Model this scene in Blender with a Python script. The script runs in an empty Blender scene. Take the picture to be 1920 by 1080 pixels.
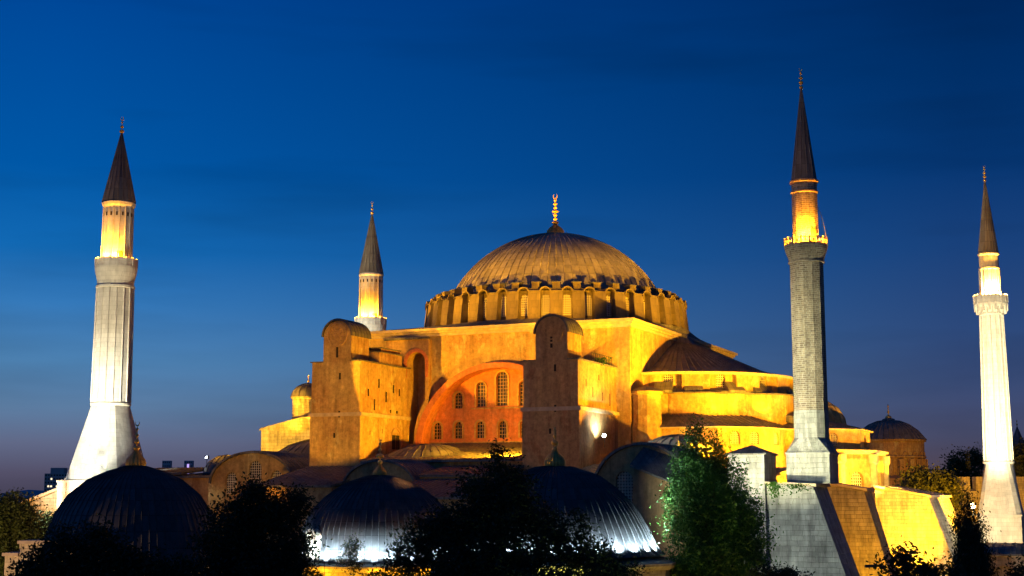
import bpy, bmesh, math, random
from mathutils import Vector, Matrix
from mathutils.geometry import tessellate_polygon
random.seed(7)
R = math.radians
sc = bpy.context.scene
col = sc.collection
# ------------------------------------------------------------------ camera
CH = 18.7
PITCH = math.atan((930 - 540) / 2667)
cd = bpy.data.cameras.new("camera"); cam = bpy.data.objects.new("camera", cd); col.objects.link(cam)
cam.location = (0, 0, CH); cam.rotation_euler = (math.pi / 2 + PITCH, 0, 0)
cd.sensor_width = 36; cd.lens = 2667 / 1920 * 36; cd.clip_start = 0.5; cd.clip_end = 12000
sc.camera = cam
# ------------------------------------------------------------------ sky (dusk) and exposure
sc.view_settings.view_transform = 'Standard'; sc.view_settings.look = 'None'
sc.view_settings.exposure = 0; sc.view_settings.gamma = 1
def lin(c):
    return tuple([(v / 255 / 12.92 if v / 255 <= .04045 else ((v / 255 + .055) / 1.055) ** 2.4) for v in c]) + (1,)
w = bpy.data.worlds.new("World"); sc.world = w; w.use_nodes = True
nt = w.node_tree; N = nt.nodes; LK = nt.links
bg = N['Background']
tc = N.new('ShaderNodeTexCoord'); sp = N.new('ShaderNodeSeparateXYZ'); LK.new(tc.outputs['Generated'], sp.inputs[0])
def ramp(stops):
    r = N.new('ShaderNodeValToRGB'); e = r.color_ramp.elements
    while len(e) < len(stops): e.new(.5)
    for k, (p_, c_) in enumerate(stops): e[k].position = p_; e[k].color = lin(c_)
    LK.new(sp.outputs['Z'], r.inputs[0]); return r
rl = ramp([(0, (70, 66, 86)), (.015, (84, 80, 104)), (.035, (98, 106, 136)), (.06, (94, 128, 166)), (.09, (80, 134, 184)), (.13, (52, 122, 188)), (.165, (18, 106, 182)), (.22, (0, 88, 168)), (.34, (0, 70, 152)), (1, (0, 30, 80))])
rr_ = ramp([(0, (80, 64, 70)), (.015, (86, 72, 84)), (.04, (74, 78, 108)), (.075, (58, 76, 118)), (.11, (46, 74, 124)), (.165, (26, 66, 124)), (.22, (6, 55, 116)), (.28, (0, 47, 104)), (.34, (0, 40, 94)), (1, (0, 22, 60))])
mr = N.new('ShaderNodeMapRange'); mr.inputs[1].default_value = -.3; mr.inputs[2].default_value = .3
LK.new(sp.outputs['X'], mr.inputs[0])
mx = N.new('ShaderNodeMix'); mx.data_type = 'RGBA'
LK.new(mr.outputs[0], mx.inputs[0]); LK.new(rl.outputs[0], mx.inputs[6]); LK.new(rr_.outputs[0], mx.inputs[7])
mp = N.new('ShaderNodeMapping'); mp.inputs['Rotation'].default_value = (0, R(18), 0); mp.inputs['Scale'].default_value = (1.6, 1.6, 11)
LK.new(tc.outputs['Generated'], mp.inputs[0])
nz = N.new('ShaderNodeTexNoise'); nz.inputs['Scale'].default_value = 2.2; nz.inputs['Detail'].default_value = 4; LK.new(mp.outputs[0], nz.inputs[0])
m2 = N.new('ShaderNodeMapRange'); m2.inputs[1].default_value = .5; m2.inputs[2].default_value = .72; m2.inputs[3].default_value = 1; m2.inputs[4].default_value = .82
LK.new(nz.outputs[0], m2.inputs[0])
m3 = N.new('ShaderNodeMix'); m3.data_type = 'RGBA'; m3.blend_type = 'MULTIPLY'; m3.inputs[0].default_value = 1
LK.new(mx.outputs[2], m3.inputs[6]); LK.new(m2.outputs[0], m3.inputs[7])
LK.new(m3.outputs[2], bg.inputs[0]); bg.inputs[1].default_value = .97
# ------------------------------------------------------------------ frames
PHI = R(24); cP, sP = math.cos(PHI), math.sin(PHI); OX, OY = 6.2, 200.0
def l2w(e, n, z): return (OX + e * cP + n * sP, OY - e * sP + n * cP, z)
# ------------------------------------------------------------------ materials
def mat(name, build, rough=.85, metal=0.0, spec=.3):
    m = bpy.data.materials.new(name); m.use_nodes = True
    t = m.node_tree; b = t.nodes['Principled BSDF']
    b.inputs['Roughness'].default_value = rough; b.inputs['Metallic'].default_value = metal
    b.inputs['Specular IOR Level'].default_value = spec
    build(t, b); return m
def node(t, k, **kw):
    n = t.nodes.new(k)
    for a, v in kw.items():
        if hasattr(n, a): setattr(n, a, v)
        else: n.inputs[a.replace('_', ' ')].default_value = v
    return n
def noise(t, vec, scale, detail=5, rough=.6):
    n = node(t, 'ShaderNodeTexNoise'); n.inputs['Scale'].default_value = scale; n.inputs['Detail'].default_value = detail
    n.inputs['Roughness'].default_value = rough; t.links.new(vec, n.inputs['Vector']); return n.outputs['Fac']
def maprange(t, src, a, b, c_, d):
    n = node(t, 'ShaderNodeMapRange')
    for i_, v in enumerate((a, b, c_, d)): n.inputs[i_ + 1].default_value = v
    t.links.new(src, n.inputs[0]); return n.outputs[0]
def mix(t, f, a, b, mode='MIX'):
    n = node(t, 'ShaderNodeMix', data_type='RGBA', blend_type=mode)
    for i_, v in ((0, f), (6, a), (7, b)):
        if isinstance(v, (int, float)): n.inputs[i_].default_value = v
        elif isinstance(v, tuple): n.inputs[i_].default_value = (v + (1,))[:4]
        else: t.links.new(v, n.inputs[i_])
    return n.outputs[2]
def bump(t, b, h, s, d=.05):
    n = node(t, 'ShaderNodeBump'); n.inputs['Strength'].default_value = s; n.inputs['Distance'].default_value = d
    t.links.new(h, n.inputs['Height']); t.links.new(n.outputs[0], b.inputs['Normal'])
def scaled(t, vec, s):
    n = node(t, 'ShaderNodeMapping'); n.inputs['Scale'].default_value = s; t.links.new(vec, n.inputs[0]); return n.outputs[0]
def plaster(c1, c2, c3, streak=.35):
    def f(t, b):
        tc = node(t, 'ShaderNodeTexCoord'); o = tc.outputs['Object']
        n1 = noise(t, o, .22, 6); n2 = noise(t, scaled(t, o, (1.3, 1.3, .12)), 1.1, 6, .7); n3 = noise(t, o, 2.2, 8, .7)
        cc = mix(t, maprange(t, n1, .4, .6, 0, 1), c1, c2)
        cc = mix(t, maprange(t, noise(t, scaled(t, o, (1, 1, .6)), .5, 7, .65), .55, .6, 0, .85), cc, c3)
        cc = mix(t, streak, cc, maprange(t, n2, .35, .7, 1.15, .35), 'MULTIPLY')
        cc = mix(t, .75, cc, maprange(t, n3, .3, .75, 1.2, .5), 'MULTIPLY')
        cc = mix(t, .3, cc, maprange(t, noise(t, scaled(t, o, (1.6, 1.6, .22)), 1.0, 7, .7), .52, .66, 1.05, .3), 'MULTIPLY')
        cc = mix(t, .6, cc, maprange(t, noise(t, o, .55, 8, .75), .3, .72, 1.15, .6), 'MULTIPLY')
        t.links.new(cc, b.inputs['Base Color']); bump(t, b, n3, .5, .12)
    return f
def brickmat(c1, c2, mortar, bw, bh, ms, offs=.5, bstr=.6, dirt=.5):
    def f(t, b):
        tc = node(t, 'ShaderNodeTexCoord'); u = tc.outputs['UV']; o = tc.outputs['Object']
        if offs:
            dn = node(t, 'ShaderNodeTexNoise'); dn.inputs['Scale'].default_value = .9; t.links.new(u, dn.inputs['Vector'])
            va = node(t, 'ShaderNodeVectorMath', operation='MULTIPLY_ADD'); va.inputs[1].default_value = (bw * .5, bh * .3, 0); t.links.new(dn.outputs['Color'], va.inputs[0]); t.links.new(u, va.inputs[2]); u = va.outputs[0]
        k = node(t, 'ShaderNodeTexBrick'); k.offset = offs; k.squash = .7 if offs else 1; k.squash_frequency = 3
        k.inputs['Color1'].default_value = c1 + (1,); k.inputs['Color2'].default_value = c2 + (1,); k.inputs['Mortar'].default_value = mortar + (1,)
        k.inputs['Scale'].default_value = 1; k.inputs['Mortar Size'].default_value = ms; k.inputs['Mortar Smooth'].default_value = .3
        k.inputs['Brick Width'].default_value = bw; k.inputs['Row Height'].default_value = bh; k.inputs['Bias'].default_value = 0
        t.links.new(u, k.inputs['Vector'])
        n1 = noise(t, o, .35, 7, .65); n2 = noise(t, scaled(t, o, (1.5, 1.5, .25)), 1.2, 7, .7)
        cc = mix(t, dirt, k.outputs['Color'], maprange(t, n1, .35, .7, 1.15, .5), 'MULTIPLY')
        cc = mix(t, dirt, cc, maprange(t, n2, .4, .7, 1.1, .4), 'MULTIPLY')
        t.links.new(cc, b.inputs['Base Color'])
        if dirt > .8: cc = mix(t, 1.0, cc, maprange(t, noise(t, scaled(t, o, (1, 1, .5)), .42, 9, .75), .56, .63, 1.0, .45), 'MULTIPLY')
        h = node(t, 'ShaderNodeMath', operation='MULTIPLY_ADD'); h.inputs[1].default_value = -1; t.links.new(k.outputs['Fac'], h.inputs[0]); t.links.new(n2, h.inputs[2])
        bump(t, b, h.outputs[0], bstr, .06)
    return f
def plain(c, var=.3, sc_=3):
    def f(t, b):
        tc = node(t, 'ShaderNodeTexCoord'); n1 = noise(t, tc.outputs['Object'], sc_, 5)
        t.links.new(mix(t, var, c, maprange(t, n1, .3, .7, 1.4, .5), 'MULTIPLY'), b.inputs['Base Color'])
    return f
def emis(c, s):
    def f(t, b):
        b.inputs['Base Color'].default_value = (.02, .02, .02, 1); b.inputs['Emission Color'].default_value = c + (1,); b.inputs['Emission Strength'].default_value = s
    return f
PL = mat('plaster_ochre', plaster((.55, .38, .14), (.48, .28, .10), (.64, .50, .22), .55))
PLB = mat('plaster_pink', plaster((.48, .28, .12), (.52, .33, .14), (.40, .20, .08), .45))
RED = mat('plaster_red', plaster((.56, .175, .075), (.60, .21, .09), (.50, .20, .11), .3))
STN = mat('ashlar_grey', brickmat((.50, .49, .42), (.38, .38, .33), (.30, .29, .25), 1.1, .5, .012, .5, .8, .85))
STW = mat('ashlar_warm', brickmat((.56, .48, .32), (.44, .37, .24), (.30, .25, .16), .9, .42, .014, .5, .9, .85))
MAR = mat('pale_marble', brickmat((.62, .60, .54), (.52, .50, .45), (.36, .34, .30), 1.0, .55, .012, .5, .4, .4))
BRK = mat('old_brick', brickmat((.46, .36, .22), (.22, .16, .10), (.52, .47, .36), .6, .2, .035, .5, 1.0, .7))
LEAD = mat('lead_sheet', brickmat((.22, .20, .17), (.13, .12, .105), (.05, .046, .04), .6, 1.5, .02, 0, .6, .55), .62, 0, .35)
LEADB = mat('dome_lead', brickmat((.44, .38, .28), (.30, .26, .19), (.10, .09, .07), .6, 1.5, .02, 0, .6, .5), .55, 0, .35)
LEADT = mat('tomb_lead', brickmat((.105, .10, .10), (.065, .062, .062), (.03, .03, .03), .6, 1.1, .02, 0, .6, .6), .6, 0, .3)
DST = mat('drum_stone', brickmat((.22, .165, .09), (.16, .12, .065), (.09, .07, .045), 1.2, .9, .012, .5, .4, .6))
LAT = mat('window_tracery', plain((.62, .55, .42), .3))
GLS = mat('dark_glass', plain((.02, .02, .022), .3), .25, 0, .5)
GLW = mat('lit_glass', lambda t, b: emis((1, .62, .25), .9)(t, b))
TRM = mat('stone_trim', plain((.48, .38, .26), .5, 1.5))
GOLD = mat('gilded_metal', plain((.85, .55, .14), .35, 6), .45, .55)
BRNZ = mat('gilded_bulb', plain((.46, .30, .07), .4, 4), .45, .3)
DARK = mat('dark_opening', plain((.03, .022, .015), .3), .9)
IRON = mat('painted_iron', plain((.06, .06, .06), .3), .5, .6)
BARK = mat('bark', plain((.08, .055, .035), .5, 5), .95)
def leafm(name, c1, c2):
    def f(t, b):
        tc = node(t, 'ShaderNodeTexCoord'); g = node(t, 'ShaderNodeNewGeometry')
        cc = mix(t, g.outputs['Random Per Island'], c1, c2)
        cc = mix(t, .5, cc, maprange(t, noise(t, tc.outputs['Object'], .8, 3), .35, .65, .6, 1.3), 'MULTIPLY')
        t.links.new(cc, b.inputs['Base Color'])
        b.inputs['Subsurface Weight'].default_value = 0
        tr = node(t, 'ShaderNodeBsdfTranslucent'); t.links.new(cc, tr.inputs[0])
        ad = node(t, 'ShaderNodeMixShader'); ad.inputs[0].default_value = .18
        t.links.new(b.outputs[0], ad.inputs[1]); t.links.new(tr.outputs[0], ad.inputs[2])
        t.links.new(ad.outputs[0], t.nodes['Material Output'].inputs[0])
    return mat(name, f, .6)
LFD = leafm('leaf_dark', (.016, .030, .010), (.03, .045, .014))
LFG = leafm('leaf_green', (.03, .10, .01), (.07, .16, .018))
LFO = leafm('leaf_olive', (.07, .085, .02), (.11, .11, .03))
# ------------------------------------------------------------------ mesh builder
class MB:
    def __init__(s): s.v = []; s.f = []; s.uv = []; s.sm = []; s.T = None
    def face(s, pts, uv=None, sm=False):
        pts = [Vector(p) for p in pts]
        if s.T: pts = [s.T @ p for p in pts]
        if uv is None:
            n = Vector((0, 0, 0))
            for i_ in range(len(pts)):
                a, b = pts[i_], pts[(i_ + 1) % len(pts)]
                n += Vector(((a.y - b.y) * (a.z + b.z), (a.z - b.z) * (a.x + b.x), (a.x - b.x) * (a.y + b.y)))
            if n.length < 1e-9: return
            n.normalize()
            if abs(n.z) > .995: uv = [(p.x, p.y) for p in pts]
            else:
                t = Vector((-n.y, n.x, 0)).normalized(); q = n.cross(t)
                uv = [(p.dot(t), p.dot(q)) for p in pts]
        b0 = len(s.v); s.v += pts; s.f.append(tuple(range(b0, b0 + len(pts)))); s.uv += uv; s.sm.append(sm)
    def hexa(s, c):   # 8 corners: bottom 4 ccw, top 4 ccw
        for q in ((3, 2, 1, 0), (4, 5, 6, 7), (0, 1, 5, 4), (1, 2, 6, 5), (2, 3, 7, 6), (3, 0, 4, 7)): s.face([c[k] for k in q])
    def box(s, x0, x1, y0, y1, z0, z1): s.hexa([(x0, y0, z0), (x1, y0, z0), (x1, y1, z0), (x0, y1, z0), (x0, y0, z1), (x1, y0, z1), (x1, y1, z1), (x0, y1, z1)])
    def extr(s, pts, vec):   # closed polygon (3d, ccw seen from outside) pulled along vec (inwards)
        v = Vector(vec); P = [Vector(p) for p in pts]; Q = [p + v for p in P]; n = len(P)
        s.face(P); s.face(Q[::-1])
        for k in range(n): s.face([P[k], Q[k], Q[(k + 1) % n], P[(k + 1) % n]])
    def prism(s, pts, z0, z1): s.extr([(x, y, z1) for x, y in pts], (0, 0, z0 - z1))
    def lathe(s, prof, seg, cx=0, cy=0, a0=0, a1=360, uw=None, sm=True, cap=False):
        uw = uw or max(r for r, z in prof) * R(a1 - a0)
        L = 0
        for k in range(len(prof) - 1):
            (r0, z0), (r1, z1) = prof[k], prof[k + 1]; dl = math.hypot(r1 - r0, z1 - z0)
            if dl < 1e-6: continue
            for j in range(seg):
                A, B = R(a0 + (a1 - a0) * j / seg), R(a0 + (a1 - a0) * (j + 1) / seg)
                pt = lambda r, z, a: (cx + r * math.cos(a), cy + r * math.sin(a), z)
                u0, u1 = uw * j / seg, uw * (j + 1) / seg
                P = [pt(r0, z0, A), pt(r0, z0, B), pt(r1, z1, B), pt(r1, z1, A)]; U = [(u0, L), (u1, L), (u1, L + dl), (u0, L + dl)]
                if z1 < z0 or (z1 == z0 and r1 > r0): P = P[::1]
                if r0 < 1e-4: P = [P[0], P[2], P[3]]; U = [U[0], U[2], U[3]]
                elif r1 < 1e-4: P = P[:3]; U = U[:3]
                s.face(P, U, sm)
            L += dl
    def ribs(s, prof, n, hgt, wid, cx=0, cy=0, a0=0, a1=360, taper=True):
        rm = max(r for r, z in prof)
        for j in range(n + (0 if a1 - a0 == 360 else 1)):
            a = R(a0 + (a1 - a0) * j / n); ca, sa = math.cos(a), math.sin(a)
            for k in range(len(prof) - 1):
                (r0, z0), (r1, z1) = prof[k], prof[k + 1]
                d = Vector((r1 - r0, z1 - z0)); nn = Vector((d.y, -d.x)); 
                if nn.length < 1e-6: continue
                nn.normalize()
                if taper and max(r0, r1) < rm * .09: continue
                w0, w1 = [wid * ((.45 + .55 * min(1, r / rm * 1.5)) if taper else 1) for r in (r0, r1)]
                P = lambda r, z, o, hh: (cx + (r + nn.x * hh) * ca - o * sa, cy + (r + nn.x * hh) * sa + o * ca, z + nn.y * hh)
                s.face([P(r0, z0, -w0, -.01), P(r0, z0, 0, hgt), P(r1, z1, 0, hgt), P(r1, z1, -w1, -.01)])
                s.face([P(r0, z0, 0, hgt), P(r0, z0, w0, -.01), P(r1, z1, w1, -.01), P(r1, z1, 0, hgt)])
    def panel(s, o, ud, outline, holes, depth, jamb=True):
        o = Vector(o); ud = Vector(ud).normalized(); nrm = ud.cross(Vector((0, 0, 1)))
        P = lambda q, d=0: o + ud * q[0] + Vector((0, 0, q[1])) - nrm * d
        loops = [outline] + holes; flat = [q for l in loops for q in l]
        for tr in tessellate_polygon([[Vector((q[0], q[1], 0)) for q in l] for l in loops]):
            a, b, c_ = [flat[k] for k in tr]
            if (b[0] - a[0]) * (c_[1] - a[1]) - (b[1] - a[1]) * (c_[0] - a[0]) < 0: b, c_ = c_, b
            s.face([P(a), P(b), P(c_)])
        for h in holes:
            for k in range(len(h)):
                a, b = h[k], h[(k + 1) % len(h)]; s.face([P(a), P(b), P(b, depth), P(a, depth)])
    def build(s, name, m, parent=None, ang=32):
        me = bpy.data.meshes.new(name); me.from_pydata([tuple(p) for p in s.v], [], s.f)
        uvl = me.uv_layers.new(name='UVMap'); uvl.data.foreach_set('uv', [c_ for q in s.uv for c_ in q])
        me.polygons.foreach_set('use_smooth', s.sm)
        if any(s.sm):
            bm = bmesh.new(); bm.from_mesh(me); bmesh.ops.remove_doubles(bm, verts=bm.verts, dist=.0008); bm.to_mesh(me); bm.free()
            me.set_sharp_from_angle(angle=R(ang))
        me.materials.append(m); me.update()
        o = bpy.data.objects.new(name, me); col.objects.link(o)
        if parent: o.parent = parent
        return o
def tag(o, label=None, cat=None, group=None, kind=None):
    if label: o['label'] = label
    if cat: o['category'] = cat
    if group: o['group'] = group
    if kind: o['kind'] = kind
    return o
def thing(name, label, cat, loc=(0, 0, 0), rz=0, group=None):
    o = bpy.data.objects.new(name, None); col.objects.link(o); o.location = loc; o.rotation_euler = (0, 0, rz); o.empty_display_size = .5
    return tag(o, label, cat, group)
def struct(o): o['kind'] = 'structure'; return o
def copy_tree(o, parent=None):
    c_ = o.copy(); col.objects.link(c_)
    if parent: c_.parent = parent
    for ch in list(o.children): copy_tree(ch, c_)
    return c_
def arch(cx, z0, wd, h, seg=8):
    r = wd / 2; zs = z0 + h - r
    return [(cx - r, z0), (cx + r, z0)] + [(cx + r * math.cos(math.pi * k / seg), zs + r * math.sin(math.pi * k / seg)) for k in range(seg + 1)]
def window(parent, o, ud, cx, z0, wd, h, nx, nz_, depth=.3, bar=.06, lm=None, gm=None, lat_d=None):
    """pane with a tracery of its own, set back in an opening"""
    o = Vector(o); ud = Vector(ud).normalized(); nrm = ud.cross(Vector((0, 0, 1)))
    lat_d = depth - .06 if lat_d is None else lat_d
    P = lambda u, z, d: o + ud * u + Vector((0, 0, z)) - nrm * d
    m = MB(); m.face([P(q[0], q[1], depth) for q in arch(cx, z0, wd + .02, h + .01)])
    win = m.build('window', gm or GLS, parent)
    r = wd / 2; zs = z0 + h - r; m = MB()
    def bx(u0, u1, za, zb):
        c_ = [P(u0, za, lat_d), P(u1, za, lat_d), P(u1, za, lat_d + .05), P(u0, za, lat_d + .05), P(u0, zb, lat_d), P(u1, zb, lat_d), P(u1, zb, lat_d + .05), P(u0, zb, lat_d + .05)]; m.hexa(c_)
    for k in range(nx + 1):
        x = -r + wd * k / nx; zt = zs + math.sqrt(max(0, r * r - min(abs(x), r) ** 2))
        b = bar / 2; bx(cx + max(x - b, -r), cx + min(x + b, r), z0, max(zt, zs))
    for k in range(nz_ + 1):
        z = z0 + h * k / nz_; hw = r if z <= zs else math.sqrt(max(0, r * r - (z - zs) ** 2))
        if hw < .08: continue
        bx(cx - hw, cx + hw, z, z + bar)
    m.build('tracery', lm or LAT, win)
    return win
def archring(m, o, ud, cx, z0, wd, h, t, proud, seg=10):
    """moulding round an arched opening"""
    o = Vector(o); ud = Vector(ud).normalized(); nrm = ud.cross(Vector((0, 0, 1)))
    P = lambda q, d: o + ud * q[0] + Vector((0, 0, q[1])) + nrm * d
    a = arch(cx, z0, wd, h, seg)[1:]; a.append((cx - wd / 2, z0)); b = arch(cx, z0, wd + 2 * t, h + t, seg)[1:]; b.append((cx - wd / 2 - t, z0))
    for k in range(len(a) - 1):
        m.face([P(a[k], proud), P(b[k], proud), P(b[k + 1], proud), P(a[k + 1], proud)])
        m.face([P(b[k], proud), P(b[k], -.02), P(b[k + 1], -.02), P(b[k + 1], proud)])
        m.face([P(a[k], -.02), P(a[k], proud), P(a[k + 1], proud), P(a[k + 1], -.02)])
SOD = (1, .45, .012); WHT = (.93, 1, .84); COOL = (.62, .86, 1)
def spot(name, loc, tgt, watt, colr, ang, blend=.5, size=.25):
    l = bpy.data.lights.new(name, 'SPOT'); l.energy = watt; l.color = colr; l.spot_size = R(ang); l.spot_blend = blend; l.shadow_soft_size = size
    o = bpy.data.objects.new(name, l); col.objects.link(o); o.location = loc
    o.rotation_euler = (Vector(tgt) - Vector(loc)).to_track_quat('-Z', 'Y').to_euler(); return o
def point(name, loc, watt, colr, size=.12):
    l = bpy.data.lights.new(name, 'POINT'); l.energy = watt; l.color = colr; l.shadow_soft_size = size
    o = bpy.data.objects.new(name, l); col.objects.link(o); o.location = loc; return o
def lspot(name, a, b, *k, **kw): return spot(name, l2w(*a), l2w(*b), *k, **kw)

# ================================================================== GROUND AND HILLS
m = MB(); m.face([(-7000, -300, 0), (7000, -300, 0), (7000, 9000, 0), (-7000, 9000, 0)])
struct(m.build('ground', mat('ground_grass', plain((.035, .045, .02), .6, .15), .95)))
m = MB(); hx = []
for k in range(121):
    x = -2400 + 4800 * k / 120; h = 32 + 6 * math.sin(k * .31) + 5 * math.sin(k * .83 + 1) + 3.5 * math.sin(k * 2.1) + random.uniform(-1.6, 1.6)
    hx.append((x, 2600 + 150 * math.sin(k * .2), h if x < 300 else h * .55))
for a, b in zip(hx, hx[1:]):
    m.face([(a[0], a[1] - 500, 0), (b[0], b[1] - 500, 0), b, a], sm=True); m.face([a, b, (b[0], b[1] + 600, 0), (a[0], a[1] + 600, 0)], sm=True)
struct(m.build('hills', mat('hazed_hill_scrub', plain((.34, .35, .40), .4, .01), .95)))  # distance haze is put into the colour: scrub lightened to a pale grey

# ================================================================== THE DOMED BASILICA
BAS = thing('domed_basilica', 'huge floodlit ochre basilica with a broad lead dome, red arched wall and stepped half domes', 'basilica', (OX, OY, 0), -PHI)
# --- square base
def halfell(cx, cz, rx, rz, n=36): return [(cx + rx * math.cos(math.pi * k / n), cz + rz * math.sin(math.pi * k / n)) for k in range(n + 1)]
NH = [(-12.55, 25.4), (-11.45, 25.4), (-11.35, 27.2), (-10.95, 28.9), (-10.3, 30.3), (-9.85, 31.1)] + [(-11.2 + 1.35 * math.cos(math.pi * k / 12), 36.0 + 1.35 * math.sin(math.pi * k / 12)) for k in range(13)]
m = MB(); m.panel((0, -20, 0), (1, 0, 0), [(-19, 0), (18, 0), (18, 39.4), (-19, 39.4)], [halfell(.35, 24.6, 10.8, 10.35)[::1], NH], 2.2)
m.face([(18, -20, 0), (18, 27, 0), (18, 27, 39.4), (18, -20, 39.4)]); m.face([(18, 27, 0), (-19, 27, 0), (-19, 27, 39.4), (18, 27, 39.4)]); m.face([(-19, 27, 0), (-19, -20, 0), (-19, -20, 39.4), (-19, 27, 39.4)]); m.face([(-19, -20, 39.4), (18, -20, 39.4), (18, 27, 39.4), (-19, 27, 39.4)])
m.face([(-13, -17.8, 24), (-9, -17.8, 24), (-9, -17.8, 38), (-13, -17.8, 38)])
m.build('wall', PL, BAS)
m = MB()
for d, z0, z1 in ((.25, 39.402, 39.75), (.5, 39.752, 40.05), (.8, 40.052, 40.4)): m.box(-19 - d, 18 + d, -20 - d, 27 + d, z0, z1)
m.build('cornice', TRM, BAS)
m = MB(); K = 80
sq = []
for k in range(K):
    a = 2 * math.pi * k / K; c_, s_ = math.cos(a), math.sin(a); hx_, hy_ = 19.3, 24.3
    t = min(hx_ / abs(c_) if abs(c_) > 1e-6 else 1e9, hy_ / abs(s_) if abs(s_) > 1e-6 else 1e9)
    x, y = c_ * t - .5, s_ * t + 3.5
    if y < -20.8: y = -20.8
    sq.append((x, y, 40.402))
for k in range(K):
    a, b = 2 * math.pi * k / K, 2 * math.pi * (k + 1) / K
    m.face([sq[k], sq[(k + 1) % K], (18.9 * math.cos(b), 18.9 * math.sin(b), 41.25), (18.9 * math.cos(a), 18.9 * math.sin(a), 41.25)])
m.build('roof', LEAD, BAS)
# --- drum
m = MB()
ra = 17.45; hw = ra * math.tan(R(4.5))
for k in range(40):
    a = R(9 * k); n = Vector((math.cos(a), math.sin(a), 0)); ud = Vector((-math.sin(a), math.cos(a), 0))
    m.panel(n * ra, ud, [(-hw, 41.0), (hw, 41.0), (hw, 45.4), (-hw, 45.4)], [arch(0, 41.85, 1.1, 2.75)], .45)
DRUM = m.build('drum', DST, BAS)
def ringcopies(mk, off=0, nn=40):
    o = mk()
    for k in range(nn):
        q = o if k == 0 else copy_tree(o)
        if k: q.parent = o.parent
        q.rotation_euler = (0, 0, R(360 / nn * k + off))
    return o
ringcopies(lambda: window(DRUM, (ra, 0, 0), (0, 1, 0), 0, 41.85, 1.1, 2.75, 4, 9, .3, .13, lat_d=.06))
def mkb():
    m = MB(); w0 = .80
    m.hexa([(17.2, -w0, 41.0), (18.75, -w0, 41.0), (18.75, w0, 41.0), (17.2, w0, 41.0), (17.2, -w0, 45.25), (18.3, -w0, 44.85), (18.3, w0, 44.85), (17.2, w0, 45.25)])
    m.box(17.25, 18.42, -w0 - .06, w0 + .06, 44.86, 44.98)
    m.box(16.2, 17.3, -.5, .5, 45.2, 46.2)
    b = m.build('buttress', DST, DRUM)
    m = MB(); m.hexa([(15.9, -.6, 46.2), (17.42, -.6, 46.2), (17.42, .6, 46.2), (15.9, .6, 46.2), (15.5, -.6, 46.6), (17.35, -.6, 46.32), (17.35, .6, 46.32), (15.5, .6, 46.6)])
    m.build('cap', LEAD, b); return b
def ringb():
    o = mkb()
    for k in range(40):
        q = o if k == 0 else o.copy()
        if k:
            col.objects.link(q); q.parent = DRUM
            c_ = o.children[0].copy(); col.objects.link(c_); c_.parent = q
        q.rotation_euler = (0, 0, R(9 * k + 4.5))
ringb()
def mkh():
    m = MB(); r0, r1 = .66, .82
    for j in range(8):
        a, b = math.pi * j / 8, math.pi * (j + 1) / 8
        P = lambda r, t, x: (x, r * math.cos(t), 44.7 + r * math.sin(t))
        m.face([P(r0, a, 18.5), P(r1, a, 18.5), P(r1, b, 18.5), P(r0, b, 18.5)]); m.face([P(r1, a, 18.5), P(r1, a, 16.4), P(r1, b, 16.4), P(r1, b, 18.5)])
        m.face([P(r0, a, 17.4), P(r0, a, 18.5), P(r0, b, 18.5), P(r0, b, 17.4)])
    return m.build('hood', DST, DRUM)
ringcopies(mkh)
# --- dome
ap = [(18.2, 45.0), (16.9, 45.5), (15.35, 45.9)]
m = MB(); m.lathe(ap, 80, uw=48); m.build('apron', LEAD, DRUM)
dp = [(15.36, 45.3)]
z0a = math.asin((45.6 - 39.1) / 16.5)
for k in range(17):
    a = z0a + (math.pi / 2 - z0a) * k / 16; dp.append((16.5 * math.cos(a), 39.1 + 16.5 * math.sin(a)))
dp[-1] = (0, 55.6)
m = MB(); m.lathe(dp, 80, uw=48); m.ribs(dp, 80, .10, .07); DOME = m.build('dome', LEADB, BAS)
def finial(parent, prof_gold, prof_bulb=None, cx=0, cy=0, ribbed=0, crescent=None, seg=16):
    m = MB(); m.lathe(prof_gold, seg, cx, cy)
    if crescent:
        z, r = crescent
        for k in range(12):
            a, b = R(-240 + 300 * k / 12), R(-240 + 300 * (k + 1) / 12)
            ta, tb = r * .28 * math.sin(math.pi * k / 12), r * .28 * math.sin(math.pi * (k + 1) / 12)
            P = lambda rr, t, y: (cx + rr * math.cos(t), cy + y, z + rr * math.sin(t) * 1.35)
            for y in (-.03, .03): m.face([P(r - ta, a, y), P(r + ta, a, y), P(r + tb, b, y), P(r - tb, b, y)])
            m.face([P(r + ta, a, -.03), P(r + ta, a, .03), P(r + tb, b, .03), P(r + tb, b, -.03)]); m.face([P(r - ta, a, .03), P(r - ta, a, -.03), P(r - tb, b, -.03), P(r - tb, b, .03)])
    f_ = m.build('finial', GOLD, parent)
    if prof_bulb:
        m = MB()
        if ribbed:
            n = ribbed * 4
            for k in range(len(prof_bulb) - 1):
                for j in range(n):
                    q = []
                    for (kk, jj) in ((k, j), (k, j + 1), (k + 1, j + 1), (k + 1, j)):
                        r, z = prof_bulb[kk]; t = 2 * math.pi * jj / n; rr = r * (1 - .09 * abs(math.cos(ribbed * t / 2)) ** 3); q.append((cx + rr * math.cos(t), cy + rr * math.sin(t), z))
                    m.face(q, [(0, 0), (1, 0), (1, 1), (0, 1)], True)
        else: m.lathe(prof_bulb, seg, cx, cy)
        m.build('bulb', BRNZ, f_, 60)
    return f_
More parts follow.
